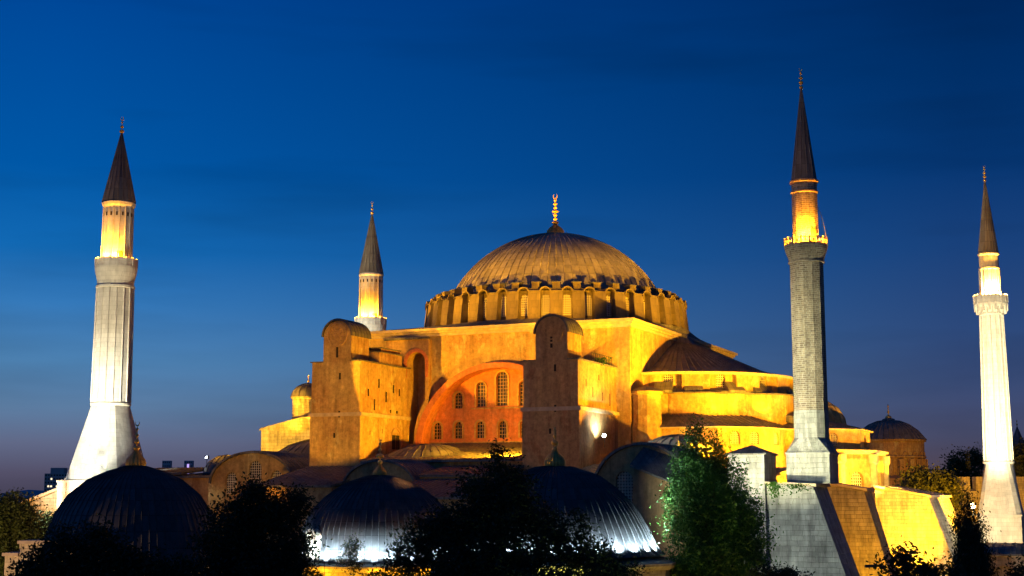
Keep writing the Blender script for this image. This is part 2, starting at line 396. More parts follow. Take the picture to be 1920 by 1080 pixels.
def balls(z0, z1, rs, stem):
    """gold rod with balls of the given radii spread from z0 to z1"""
    p_ = [(stem * 1.6, z0)]; n = len(rs); L = (z1 - z0) / n
    for k, r in enumerate(rs):
        zc = z0 + L * (k + .5)
        hh = min(r * .9, L * .42)
        p_ += [(stem, zc - hh * 1.05)] + [(max(stem, r * math.cos(t)), zc + hh * math.sin(t)) for t in (-1.1, -.6, 0, .6, 1.1)] + [(stem, zc + hh * 1.05)]
    p_.append((0.0, z1)); return p_
finial(DOME, balls(57.1, 60.9, [.52, .3, .3, .5, .26, .3, .2], .12), [(1.25, 55.45), (1.3, 55.8), (1.22, 56.2), (.9, 56.6), (.5, 56.9), (.2, 57.2)], ribbed=16, crescent=(61.25, .3))
# --- buttress towers either side of the red arch
def rosette(parent, e, z, n):
    m = MB(); y = n
    def ring(r0, r1, ce, cz, pr, seg=20):
        for k in range(seg):
            a, b = 2 * math.pi * k / seg, 2 * math.pi * (k + 1) / seg
            P = lambda r, t, d: (ce + r * math.cos(t), y - d, cz + r * math.sin(t))
            m.face([P(r0, a, pr), P(r1, a, pr), P(r1, b, pr), P(r0, b, pr)]); m.face([P(r1, a, pr), P(r1, a, 0), P(r1, b, 0), P(r1, b, pr)]); m.face([P(r0, a, 0), P(r0, a, pr), P(r0, b, pr), P(r0, b, 0)])
    ring(1.32, 1.5, e, z, .1, 28)
    for k in range(8):
        a = math.pi * k / 4; ring(.24, .36, e + .72 * math.cos(a), z + .72 * math.sin(a), .09, 10)
    ring(.2, .32, e, z, .09, 12)
    m.build('rosette', PLB, parent)
def tower(e0, e1, label, mat_, zt):
    m = MB(); m.box(e0, e1, -33, -20.01, 28.9, zt); m.box(e0 - .12, e1 + .12, -33.02, -20.02, 0, 28.45)
    T = m.build('buttress_tower', mat_, BAS); T['label'] = label
    m = MB(); m.box(e0 - .35, e1 + .35, -33.1, -20.03, 28.45, 28.9); m.build('ledge', TRM, T)
    ec = (e0 + e1) / 2 + .15; hw_ = 2.0; zs = 37.6 + zt - 34.4
    m = MB(); m.box(ec - hw_, ec + hw_, -33, -28.6, zt, zs)
    f = [(ec + hw_ * math.cos(math.pi * k / 14), -33, zs + hw_ * .98 * math.sin(math.pi * k / 14)) for k in range(15)]
    m.extr(f, (0, 4.4, 0)); m.build('turret', mat_, T)
    m = MB(); r0, r1 = hw_ + .02, hw_ + .2
    for k in range(14):
        a, b = math.pi * k / 14, math.pi * (k + 1) / 14
        P = lambda r, t, y: (ec + r * math.cos(t), y, zs + r * math.sin(t))
        m.face([P(r1, a, -33.25), P(r1, b, -33.25), P(r1, b, -28.3), P(r1, a, -28.3)][::-1]); m.face([P(r0, a, -33.25), P(r1, a, -33.25), P(r1, b, -33.25), P(r0, b, -33.25)])
        m.face([P(r0, a, -28.3), P(r1, a, -28.3), P(r1, b, -28.3), P(r0, b, -28.3)])
    for k in range(7):   # standing seams
        y = -33.1 + .75 * k
        for j in range(14):
            a, b = math.pi * j / 14, math.pi * (j + 1) / 14
            P = lambda r, t, yy: (ec + r * math.cos(t), yy, zs + r * math.sin(t))
            m.face([P(r1 + .06, a, y), P(r1 + .06, b, y), P(r1 + .06, b, y + .08), P(r1 + .06, a, y + .08)]); m.face([P(r1, a, y), P(r1 + .06, a, y), P(r1 + .06, b, y), P(r1, b, y)])
    m.build('turret_roof', LEAD, T)
    m = MB()   # thin lead copings on the shoulders
    m.box(e0 - .2, ec - hw_ - .01, -33.2, -29, zt + .002, zt + .12); m.box(ec + hw_ + .01, e1 + .25, -33.2, -20.05, zt + .002, zt + .14); m.box(e0 - .2, ec + hw_, -28.28, -20.05, zt + .002, zt + .12)
    m.build('coping', LEAD, T)
    rosette(T, ec, zs + .25, -33)
    m = MB()
    for (de, z, w_, h) in ((0, 35.75, .14, 1.3), (.45, 33.0, .13, .8), (.45, 28.3, .13, .8), (-.2, 25.8, .13, .6)): m.box(ec + de - w_, ec + de + w_, -33.04, -32.9, z, z + h)
    m.build('slit', DARK, T)
    return T
LT = tower(-19.5, -12.6, 'left buttress tower, lit amber', PL, 35.2)
RT = tower(9.35, 16.2, 'right buttress tower with a dark front', PLB, 34.3)
m = MB()
for (n, z, h) in ((-31, 31, .9), (-29.5, 29.3, 1.4), (-28.4, 32.2, 1.1), (-26.5, 30.5, 1.3), (-24.6, 31.8, 1), (-23, 31.5, .9), (-27.5, 26.5, .6), (-30.6, 26.2, .5), (-25.3, 29.2, .4), (-23.6, 29.2, .35)): m.box(-12.62, -12.47, n, n + .14, z, z + h)
m.build('crack', DARK, LT)
m = MB(); m.box(-12.5, -12.42, -24.9, -24.0, 24.6, 26.4); m.box(-12.5, -12.42, -23.8, -23.0, 24.6, 26.4); m.build('door', DARK, LT)
m = MB(); archring(m, (-12.46, -23.9, 0), (0, 1, 0), 0, 24.3, 2.3, 2.9, .18, .08); m.build('door_arch', PLB, LT)
m = MB()
for (n, z, h) in ((-30.5, 31.4, .8), (-28.3, 30.2, 1.2), (-26.3, 32.4, .6), (-25, 30, 1), (-22.5, 29.5, 1.5)): m.box(16.1, 16.24, n, n + .12, z, z + h)
m.build('crack', DARK, RT)
m = MB(); m.panel((16.33, -23.6, 0), (0, 1, 0), [(-1.25, 23.4), (1.25, 23.4), (1.25, 26.6), (-1.25, 26.6)], [arch(0, 23.5, 1.5, 2.6)], .06); m.build('door_panel', PLB, RT)
m = MB()
for k in range(12): m.box(16.0, 16.06, -28 + k * .62, -27.95 + k * .62, 34.45, 35.5)
m.box(15.99, 16.07, -28.1, -20.8, 35.5, 35.56); m.build('railing', IRON, RT)
# stepped shoulders behind the left turret
m = MB(); m.box(-16.4, -12.62, -28.2, -22.2, 35.33, 36.7); m.box(-15.6, -12.9, -27.2, -22.2, 36.72, 37.3); m.build('shoulder', PLB, LT)
m = MB(); m.box(-16.6, -12.45, -28.2, -22.22, 36.705, 36.85); m.box(-15.8, -12.7, -27.4, -22.22, 37.302, 37.45); m.build('coping', LEAD, LT)
m = MB(); XE = [(-11.3, 20), (-11.3, 24.6)] + [(e_, 24.6 + 11.0 * math.sqrt(1 - ((e_ - .35) / 11.6) ** 2)) for e_ in (-11.2, -11.0, -10.6, -10.0, -9.4)]
m.panel((0, -20.9, 0), (1, 0, 0), [(-15.7, 20)] + XE + [(-9.4, 39.0), (-15.7, 39.0)], [NH], .95)
m.face([(-9.4, -20.9, 30.5), (-9.4, -20, 30.5), (-9.4, -20, 39), (-9.4, -20.9, 39)]); m.face([(-15.7, -20, 20), (-15.7, -20.9, 20), (-15.7, -20.9, 39), (-15.7, -20, 39)]); m.face([(-15.7, -20.9, 39), (-9.4, -20.9, 39), (-9.4, -20, 39), (-15.7, -20, 39)])
m.build('niche_wall', PLB, BAS)
m = MB(); m.box(-15.9, -9.2, -21.3, -20.82, 39.004, 39.3); m.build('niche_coping', LEAD, BAS)
m = MB(); archring(m, (0, -20.9, 0), (1, 0, 0), -11.2, 34, 2.7, 3.35, .45, .1, 14); m.build('niche_arch', RED, BAS)
# --- red arch and its window wall
A, B = halfell(.35, 24.6, 11.6, 11.0), halfell(.35, 24.6, 10.75, 10.3)
m = MB(); y0, y1 = -20.95, -18.65
for k in range(36):
    a0_, a1_, b0_, b1_ = A[k], A[k + 1], B[k], B[k + 1]
    m.face([(b0_[0], y0, b0_[1]), (a0_[0], y0, a0_[1]), (a1_[0], y0, a1_[1]), (b1_[0], y0, b1_[1])])
    m.face([(a0_[0], y0, a0_[1]), (a0_[0], y1, a0_[1]), (a1_[0], y1, a1_[1]), (a1_[0], y0, a1_[1])], sm=True)
    m.face([(b0_[0], y1, b0_[1]), (b0_[0], y0, b0_[1]), (b1_[0], y0, b1_[1]), (b1_[0], y1, b1_[1])], sm=True)
m.build('great_arch', RED, BAS)
WR = [(e_ - .85, z_ + .1, w_, h_) for e_, z_, w_, h_ in [(-8.3, 25.9, 1.15, 2.2), (-5.25, 25.95, 1.15, 2.2), (-2.1, 25.95, 1.15, 2.2), (1.05, 25.95, 1.15, 2.2), (4.1, 25.95, 1.15, 2.2), (7.2, 25.95, 1.15, 2.2),
      (-5.25, 29.85, 1.2, 2.1), (-2.0, 30.0, 1.3, 3.2), (1.0, 30.05, 1.6, 4.4), (4.0, 30.0, 1.3, 3.2), (7.0, 29.85, 1.2, 2.1)]]
m = MB(); oT = (0, -18.7, 0)
m.panel(oT, (1, 0, 0), [(-10.4, 24.6), (11.1, 24.6)] + halfell(.35, 24.61, 10.74, 10.29)[1:-1], [arch(*q) for q in WR], .42)
TYM = m.build('tympanum', RED, BAS)
m = MB(); m.box(-4.2, 5.6, -18.82, -18.6, 29.8, 29.98); m.box(-10, 9.5, -18.82, -18.6, 25.4, 25.62); m.build('string_course', PLB, TYM)
for q in WR:
    W_ = window(TYM, oT, (1, 0, 0), *q, 4 if q[2] > 1.4 else 3, max(4, int(q[3] / .42)), .38, .055, PLB)
    m = MB(); archring(m, oT, (1, 0, 0), q[0], q[1], q[2], q[3], .24, .1); m.build('surround', PLB, W_)
# --- roofs over the south aisle
def shed(name, pts, m_=LEAD, thick=.25, seams=.6, parent=BAS):
    """lead slope with standing seams; pts: low-left, low-right, high-right, high-left"""
    a, b, c_, d = [Vector(p) for p in pts]; m = MB(); m.hexa([a - Vector((0, 0, thick)), b - Vector((0, 0, thick)), c_ - Vector((0, 0, thick)), d - Vector((0, 0, thick)), a, b, c_, d])
    n = max(2, int((b - a).length / seams)); nrm = (b - a).cross(d - a).normalized()
    for k in range(n + 1):
        t = k / n; p0 = a.lerp(b, t); p1 = d.lerp(c_, t); s_ = (b - a).normalized() * .05
        m.face([p0 - s_, p0 + nrm * .08, p1 + nrm * .08, p1 - s_]); m.face([p0 + nrm * .08, p0 + s_, p1 + s_, p1 + nrm * .08])
    return m.build(name, m_, parent)
m = MB(); m.box(-12.4, 9.2, -32.6, -21.0, 0, 22.7); m.build('aisle_wall', PLB, BAS)
shed('aisle_roof', [(-12.2, -33.3, 22.95), (9.15, -33.3, 22.95), (9.15, -18.75, 25.45), (-10, -18.75, 25.45)])
m = MB(); P_ = [(6.6, 22.7), (6, 23.2), (4.6, 24.1), (2.8, 24.8), (1, 25.1), (0, 25.15)]; m.lathe(P_, 36, -6.5, -26, uw=20); m.ribs(P_, 30, .04, .035, -6.5, -26); m.build('low_dome', LEAD, BAS)
# vaulted chapel in front of the aisle
def vault(cx, r, zs, n0, n1, wins, wm, rise=None, over=.3, name='vaulted_bay', base=0):
    rise = rise or r; m = MB(); fr = [(cx - r, base), (cx + r, base)] + halfell(cx, zs, r, rise, 20)
    m.panel((0, n0, 0), (1, 0, 0), fr, [arch(*q) for q in wins], .35)
    m.face([(cx + r, n0, base), (cx + r, n1, base), (cx + r, n1, zs), (cx + r, n0, zs)]); m.face([(cx - r, n1, base), (cx - r, n0, base), (cx - r, n0, zs), (cx - r, n1, zs)])
    V = m.build(name, wm, BAS)
    for q in wins: window(V, (0, n0, 0), (1, 0, 0), *q, 6, int(q[3] / .3), .3, .07)
    m = MB(); E1, E2 = halfell(cx, zs, r + .02, rise + .02, 24), halfell(cx, zs, r + .28, rise + .28, 24)
    for k in range(24):
        a, b, c_, d = E1[k], E2[k], E2[k + 1], E1[k + 1]; f = lambda q, y: (q[0], y, q[1])
        m.face([f(a, n0 - over), f(b, n0 - over), f(c_, n0 - over), f(d, n0 - over)]); m.face([f(b, n0 - over), f(b, n1), f(c_, n1), f(c_, n0 - over)]); m.face([f(a, n0), f(a, n0 - over), f(d, n0 - over), f(d, n0)])
    ns = int(abs(n1 - n0) / .7)
    for j in range(ns):
        y = n0 + .3 + j * .7
        E3 = halfell(cx, zs, r + .36, rise + .36, 24)
        for k in range(24):
            f = lambda q, yy: (q[0], yy, q[1])
            m.face([f(E2[k], y), f(E3[k], y + .05), f(E3[k + 1], y + .05), f(E2[k + 1], y)]); m.face([f(E3[k], y + .05), f(E2[k], y + .1), f(E2[k + 1], y + .1), f(E3[k + 1], y + .05)])
    m.build('vault_roof', LEAD, V); return V
vault(-5.2, 4.6, 19.6, -41, -33.3, [(-5.0, 18.2, 1.3, 2.6), (-2.6, 18.0, 1.1, 2.0)], PLB, 3.0)
m = MB(); m.box(-.5, 9.2, -40, -33.4, 0, 20.9); m.build('aisle_wall', PLB, BAS)
shed('aisle_roof', [(-.5, -40.3, 21.1), (9.6, -40.3, 21.1), (9.6, -33.4, 22.2), (-.5, -33.4, 22.2)])
m = MB(); m.box(-19.6, -9.9, -43.6, -33.2, 0, 19.7); m.build('aisle_wall', PLB, BAS)
shed('aisle_roof', [(-20.2, -44, 19.9), (-9.8, -44, 19.9), (-7.5, -33.15, 22.3), (-19.8, -33.15, 22.3)])
m = MB(); m.box(0, 16, -50, -40.5, 0, 18.4); m.build('aisle_wall', PLB, BAS)
shed('aisle_roof', [(-.3, -50.3, 18.6), (16.4, -50.3, 18.6), (16.4, -40.4, 20.6), (-.3, -40.4, 20.6)])
# west vault with lattice windows, small dome, stair turret
vault(-28.1, 6.1, 20.3, -33, -20, [(-27.6, 19.6, 1.9, 3.5), (-24.4, 19.4, 1.6, 2.5), (-31.2, 19.0, 1.6, 2.7)], PL, 3.75)
m = MB(); m.box(-40, -34.3, -32.5, -20, 0, 21.2); m.build('aisle_wall', PLB, BAS)
shed('aisle_roof', [(-40.2, -32.9, 21.25), (-34.3, -32.9, 21.25), (-34.3, -24, 21.9), (-40.2, -24, 21.9)])
P_ = [(7.4, 22.8), (7.2, 23.3), (6.2, 24.6), (4.6, 25.6), (2.4, 26.3), (0, 26.5)]
m = MB(); m.lathe([(7.2, 15), (7.2, 22.8)], 40, -28.8, -15, sm=True); m.build('low_drum', PL, BAS)
m = MB(); m.lathe(P_, 48, -28.8, -15, uw=20); m.ribs(P_, 34, .09, .06, -28.8, -15); m.build('low_dome', LEAD, BAS)
m = MB(); m.box(-43, -30, -9, -2, 0, 28.2); m.hexa([(-43.2, -9.2, 28.2), (-30, -9.2, 28.2), (-30, -2, 28.2), (-43.2, -2, 28.2), (-43.2, -9.2, 28.5), (-36, -9.2, 30), (-36, -2, 30), (-43.2, -2, 28.5)]); m.box(-36, -30, -9.2, -2, 28.2, 30); m.build('stair_block', STW, BAS)
m = MB(); m.lathe([(2.3, 29.0), (2.3, 32.8), (2.5, 32.9), (2.5, 33.15)], 20, -37.6, -5, sm=False); TUR = m.build('stair_turret', STW, BAS)
P_ = [(2.6, 33.15), (2.35, 33.9), (1.8, 34.6), (.9, 35.1), (0, 35.25)]
m = MB(); m.lathe(P_, 24, -37.6, -5, uw=9.6); m.ribs(P_, 16, .06, .05, -37.6, -5); m.build('turret_dome', LEAD, TUR)
finial(TUR, balls(35.2, 36.6, [.2, .15], .06), cx=-37.6, cy=-5)
m = MB(); m.box(-50, -40.2, -33, -18, 0, 21.6); m.build('aisle_wall', PLB, BAS)
shed('aisle_roof', [(-48.5, -33, 21.7), (-39, -33, 21.7), (-39, -25, 22.5), (-48.5, -25, 22.5)])
P_ = [(3.0, 21.6), (2.9, 22.3), (2.3, 23.2), (1.2, 23.9), (0, 24.1)]
m = MB(); m.lathe(P_, 24, -36.2, -27, uw=9.6); m.ribs(P_, 16, .06, .05, -36.2, -27); m.build('low_dome', LEAD, BAS)
# --- east half dome
EC = 18.0
sd = [(15.2, 34.13), (13.4, 34.4), (11.3, 35.05), (9, 36.1), (6.8, 37.1), (4.6, 38.1), (2, 39.1), (0, 39.5)]
m = MB(); m.lathe(sd, 60, EC, 0, -90, 90, uw=27); m.ribs(sd, 46, .1, .06, EC, 0, -90, 90, False)
m.hexa([(18.01, -2.6, 38), (21.2, -1.8, 38), (21.2, 1.8, 38), (18.01, 2.6, 38), (18.01, -1.5, 40.3), (19.0, -.8, 40.5), (19.0, .8, 40.5), (18.01, 1.5, 40.3)])
m.build('half_dome', LEAD, BAS)
ang_ = [-78, -52, -26, 0, 26, 52, 78]
m = MB(); ra2 = 14.7; step = 26; hw2 = ra2 * math.tan(R(13))
for a_ in ang_:
    a = R(a_); n = Vector((math.cos(a), math.sin(a), 0)); ud = Vector((-math.sin(a), math.cos(a), 0)); o_ = Vector((EC, 0, 0)) + n * ra2
    m.panel(o_, ud, [(-hw2, 30), (hw2, 30), (hw2, 34.15), (-hw2, 34.15)], [arch(0, 32.1, 1.2, 1.75)], .35)
HW = m.build('half_dome_wall', PL, BAS)
for a_ in ang_[:5]:
    a = R(a_); n = Vector((math.cos(a), math.sin(a), 0)); ud = Vector((-math.sin(a), math.cos(a), 0)); window(HW, Vector((EC, 0, 0)) + n * ra2, ud, 0, 32.1, 1.2, 1.75, 5, 6, .3, .08)
def rbox(m, cx, cy, a_, r0, r1, w_, z0, z1, z1o=None):
    a = R(a_); n = Vector((math.cos(a), math.sin(a), 0)); u = Vector((-math.sin(a), math.cos(a), 0)); o_ = Vector((cx, cy, 0)); z1o = z1 if z1o is None else z1o
    c_ = []
    for zz in (0, 1):
        for r, s_ in ((r0, -1), (r1, -1), (r1, 1), (r0, 1)):
            z = z0 if zz == 0 else (z1 if r == r0 else z1o); c_.append(o_ + n * r + u * s_ * w_ + Vector((0, 0, z)))
    m.hexa(c_)
for a_ in (-65, -39, -13, 13, 39): m = MB(); rbox(m, EC, 0, a_, 14.2, 15.55, 1.75, 30, 34.1); m.build('pier', PL, HW)
m = MB(); m.lathe([(15.55, 33.75), (15.75, 33.8), (15.75, 34.1), (15.2, 34.12)], 60, EC, 0, -90, 90); m.build('cornice', TRM, HW)
# middle tier with three bulging niches
m = MB()
m.lathe([(15.6, 0), (15.6, 31.5)], 60, EC, 0, -90, 90)
for a_, r in ((-64, 5.6), (-20, 6.4), (30, 6)):
    a = R(a_); m.lathe([(r, 0), (r, 31.3)], 32, EC + 11.0 * math.cos(a), 11.0 * math.sin(a), a_ - 100, a_ + 100)
TIER = m.build('middle_tier', PL, BAS)
m = MB(); m.lathe([(15.9, 31.5), (15.9, 31.65), (14.6, 32.1)], 60, EC, 0, -90, 90, uw=27)
for a_, r in ((-64, 5.6), (-20, 6.4), (30, 6)):
    a = R(a_); m.lathe([(r + .25, 31.3), (r + .25, 31.45), (r * .5, 32.0), (0, 32.15)], 32, EC + 11.0 * math.cos(a), 11.0 * math.sin(a), a_ - 100, a_ + 100, uw=9)
for a_ in (-80, -66, -46, -32, -6, 8, 22): rbox(m, EC, 0, a_, 14.8, 16.2, 1.15, 31.4, 32.9, 31.75)
m.build('tier_roof', LEAD, TIER)
# corner pier
m = MB(); m.lathe([(2.0, 0), (2.0, 27.0), (1.85, 27.4), (1.85, 31.0), (2.05, 31.1), (2.05, 31.4)], 10, 19.6, -18.4, sm=False); CP_ = m.build('corner_pier', PL, BAS)
m = MB(); m.lathe([(2.15, 31.4), (1.2, 31.9), (0, 32.1)], 10, 19.6, -18.4, uw=6); m.build('pier_cap', LEAD, CP_)
# lower skirt: east block and apse
pl = [(17.5, -18.6), (28.5, -18.6), (33.2, -13.5), (34.4, -8.6), (38.4, -7.8), (42.6, -3.6), (42.6, 3.6), (38.4, 7.8), (34, 9), (33, 18), (17.5, 18)]
ins = [(18, -15.9), (24, -14.4), (29.8, -10.4), (32.6, -5), (34.4, -4), (36.5, -2), (36.5, 2), (34.5, 4), (32.6, 5), (29.8, 10.4), (18, 15.5)]
ins_z = [28.7, 29.0, 28.6, 28.2, 28.5, 28.6, 28.6, 28.5, 28.2, 28.6, 28.7]
m = MB(); nP = len(pl)
wspec = {1: [.35, .75], 3: [.5], 4: [.35], 5: [.5], 2: [.5]}
for k in range(nP - 1):
    a, b = Vector(pl[k] + (0,)), Vector(pl[k + 1] + (0,)); L_ = (b - a).length
    holes = [arch(L_ * t, 24.9, 1.35, 1.6) for t in wspec.get(k, [])]
    m.panel(a, b - a, [(0, 0), (L_, 0), (L_, 26.9), (0, 26.9)], holes, .35)
EB = m.build('east_block', PL, BAS)
for k, ts in wspec.items():
    a, b = Vector(pl[k] + (0,)), Vector(pl[k + 1] + (0,)); L_ = (b - a).length
    for t in ts: window(EB, a, b - a, L_ * t, 24.9, 1.35, 1.6, 6, 7, .3, .07)
def grow(poly, d):
    c_ = Vector((26, 0, 0)); return [tuple((Vector(q + (0,)) + (Vector(q + (0,)) - c_).normalized() * d)[:2]) for q in poly]
g = grow(pl, .45); g[0] = (18.02, -19.05)
m = MB(); m.prism(g, 26.85, 27.0); m.build('eave', TRM, EB)
m = MB()
for k in range(nP - 1):
    a, b = g[k], g[k + 1]; c_, d = ins[k + 1], ins[k]; za, zb = ins_z[k + 1], ins_z[k]
    A4 = [Vector((a[0], a[1], 27.01)), Vector((b[0], b[1], 27.01)), Vector((c_[0], c_[1], za)), Vector((d[0], d[1], zb))]
    m.face([A4[0], A4[1], A4[2], A4[3]])
    n_ = max(2, int((A4[1] - A4[0]).length / .7))
    for j in range(n_):
        t = j / n_; p0 = A4[0].lerp(A4[1], t); p1 = A4[3].lerp(A4[2], t); s_ = (A4[1] - A4[0]).normalized() * .05; up = Vector((0, 0, .1))
        m.face([p0 - s_, p0 + up, p1 + up, p1 - s_]); m.face([p0 + up, p0 + s_, p1 + s_, p1 + up])
m.face([(x, y, z) for (x, y), z in zip(ins, ins_z)])
m.build('skirt_roof', LEAD, EB)
P_ = [(5.2, 27.6), (5.0, 28.8), (4.2, 30.1), (2.8, 31.0), (0, 31.5)]
m = MB(); m.lathe(P_, 32, 34.6, 2.5, uw=12); m.ribs(P_, 20, .08, .06, 34.6, 2.5); m.build('apse_dome', PL, BAS)
shed('buttress_roof', [(31.6, -5.6, 29.3), (35.2, -7.2, 28.6), (34.2, -1.5, 30.2), (31.5, -1.5, 31.4)], thick=.9)
# apse lower storey with cornice
lo = [(36.5, -9.6), (41.0, -8.2), (44.2, -4.2), (44.2, 4.2), (41, 8.2), (34, 10)]
m = MB()
for k in range(len(lo) - 1):
    a, b = Vector(lo[k] + (0,)), Vector(lo[k + 1] + (0,)); L_ = (b - a).length
    m.panel(a, b - a, [(0, 0), (L_, 0), (L_, 23.8), (0, 23.8)], [arch(L_ / 2, 16.5, 2.0, 5.2)], .5)
m.prism(lo + [(34, 0), (34.9, -9.5)], 23.2, 23.81)
AP = m.build('apse', PL, BAS)
for k in (0, 1, 2):
    a, b = Vector(lo[k] + (0,)), Vector(lo[k + 1] + (0,)); L_ = (b - a).length; window(AP, a, b - a, L_ / 2, 16.5, 2.0, 5.2, 6, 14, .45, .08)
g = grow(lo, .3); g2 = grow(lo, .6); c4 = [(34, 0), (34.9, -9.5)]
m = MB(); m.prism(g + c4, 23.82, 24.05); m.prism(g2 + c4, 24.06, 24.35)
for k in range(len(lo)): m.lathe([(.55, 0), (.55, 22.6), (.75, 22.9), (.75, 23.8)], 10, lo[k][0], lo[k][1])
m.build('cornice', TRM, AP)
# south-east vestibule vault, shallow dome and leaning buttress
vault(26.8, 5.3, 19.0, -42, -30, [(24.9, 17.8, 1.9, 3.5)], PLB, 5.0)
P_ = [(4.6, 23.6), (4.45, 24.0), (3.7, 24.7), (2.3, 25.3), (.9, 25.55), (0, 25.6)]
m = MB(); m.lathe([(4.45, 10), (4.45, 23.65)], 30, 26.7, -28.0); m.build('low_drum', PLB, BAS)
m = MB(); m.lathe(P_, 40, 26.7, -28.0, uw=14.4); m.ribs(P_, 24, .12, .08, 26.7, -28.0); m.build('low_dome', LEAD, BAS)
m = MB(); m.hexa([(26.1, -47.2, 0), (33.5, -47.2, 0), (33.5, -42.3, 0), (26.8, -42.3, 0), (27.4, -46, 21.7), (33, -46, 19.4), (33, -42.3, 21.4), (27.4, -42.3, 23.3)]); m.build('leaning_buttress', PLB, BAS)
shed('buttress_roof', [(27.1, -46.5, 21.85), (33.5, -46.5, 19.4), (33.5, -42.0, 21.7), (27.1, -42.0, 23.8)], thick=.2)
m = MB(); m.box(16.4, 22, -40, -24, 0, 20.6); m.build('aisle_wall', PLB, BAS)
shed('aisle_roof', [(16.4, -40.3, 20.7), (21.9, -40.3, 20.7), (21.9, -28, 22.4), (16.4, -28, 22.4)])
m = MB(); m.box(30, 38.5, -40, -18.8, 0, 20.5); m.build('aisle_wall', PL, BAS)
shed('aisle_roof', [(30, -40.3, 20.6), (39, -40.3, 20.6), (39, -19, 22), (30, -19, 22)])
# --- sloping stone buttresses on the east side
def slope_buttress(n0, n1, e0, et, eb, zt0, zt1, m_, label):
    m = MB(); m.hexa([(e0, n0, 0), (eb, n0, 0), (eb, n1, 0), (e0, n1, 0), (e0, n0, zt0), (et, n0, zt1), (et, n1, zt1), (e0, n1, zt0)])
    b = m.build('sloping_buttress', m_, BAS); b['label'] = label
    m = MB(); m.hexa([(e0 - .1, n0 - .25, zt0 + .003), (et + .35, n0 - .25, zt1 + .003), (et + .35, n1 + .25, zt1 + .003), (e0 - .1, n1 + .25, zt0 + .003), (e0 - .1, n0 - .25, zt0 + .3), (et + .3, n0 - .25, zt1 + .3), (et + .3, n1 + .25, zt1 + .3), (e0 - .1, n1 + .25, zt0 + .3)])
    m.build('coping', TRM, b); return b
slope_buttress(-47.0, -40.6, 41.3, 45.9, 52.6, 19.8, 19.6, STN, 'front stone buttress under the brick minaret')
slope_buttress(-28, -23.6, 42.5, 47.3, 52.6, 20.1, 19.2, STW, 'middle orange lit buttress')
slope_buttress(-8, 11, 45.0, 51.3, 57.6, 19.7, 18.5, STW, 'broad glowing yellow buttress')
m = MB(); m.box(37.6, 41.28, -47.4, -42.6, 0, 22.7); SBK = m.build('stone_block', STN, BAS)
m = MB(); m.prism([(37.4, -47.6), (41.5, -47.6), (41.5, -42.4), (37.4, -42.4)], 22.702, 22.85)
for q in ([(37.4, -47.6), (41.5, -47.6)], [(41.5, -47.6), (41.5, -42.4)], [(41.5, -42.4), (37.4, -42.4)], [(37.4, -42.4), (37.4, -47.6)]): m.face([q[0] + (22.85,), q[1] + (22.85,), (39.5, -45, 23.75)])
m.build('block_roof', LEAD, SBK)

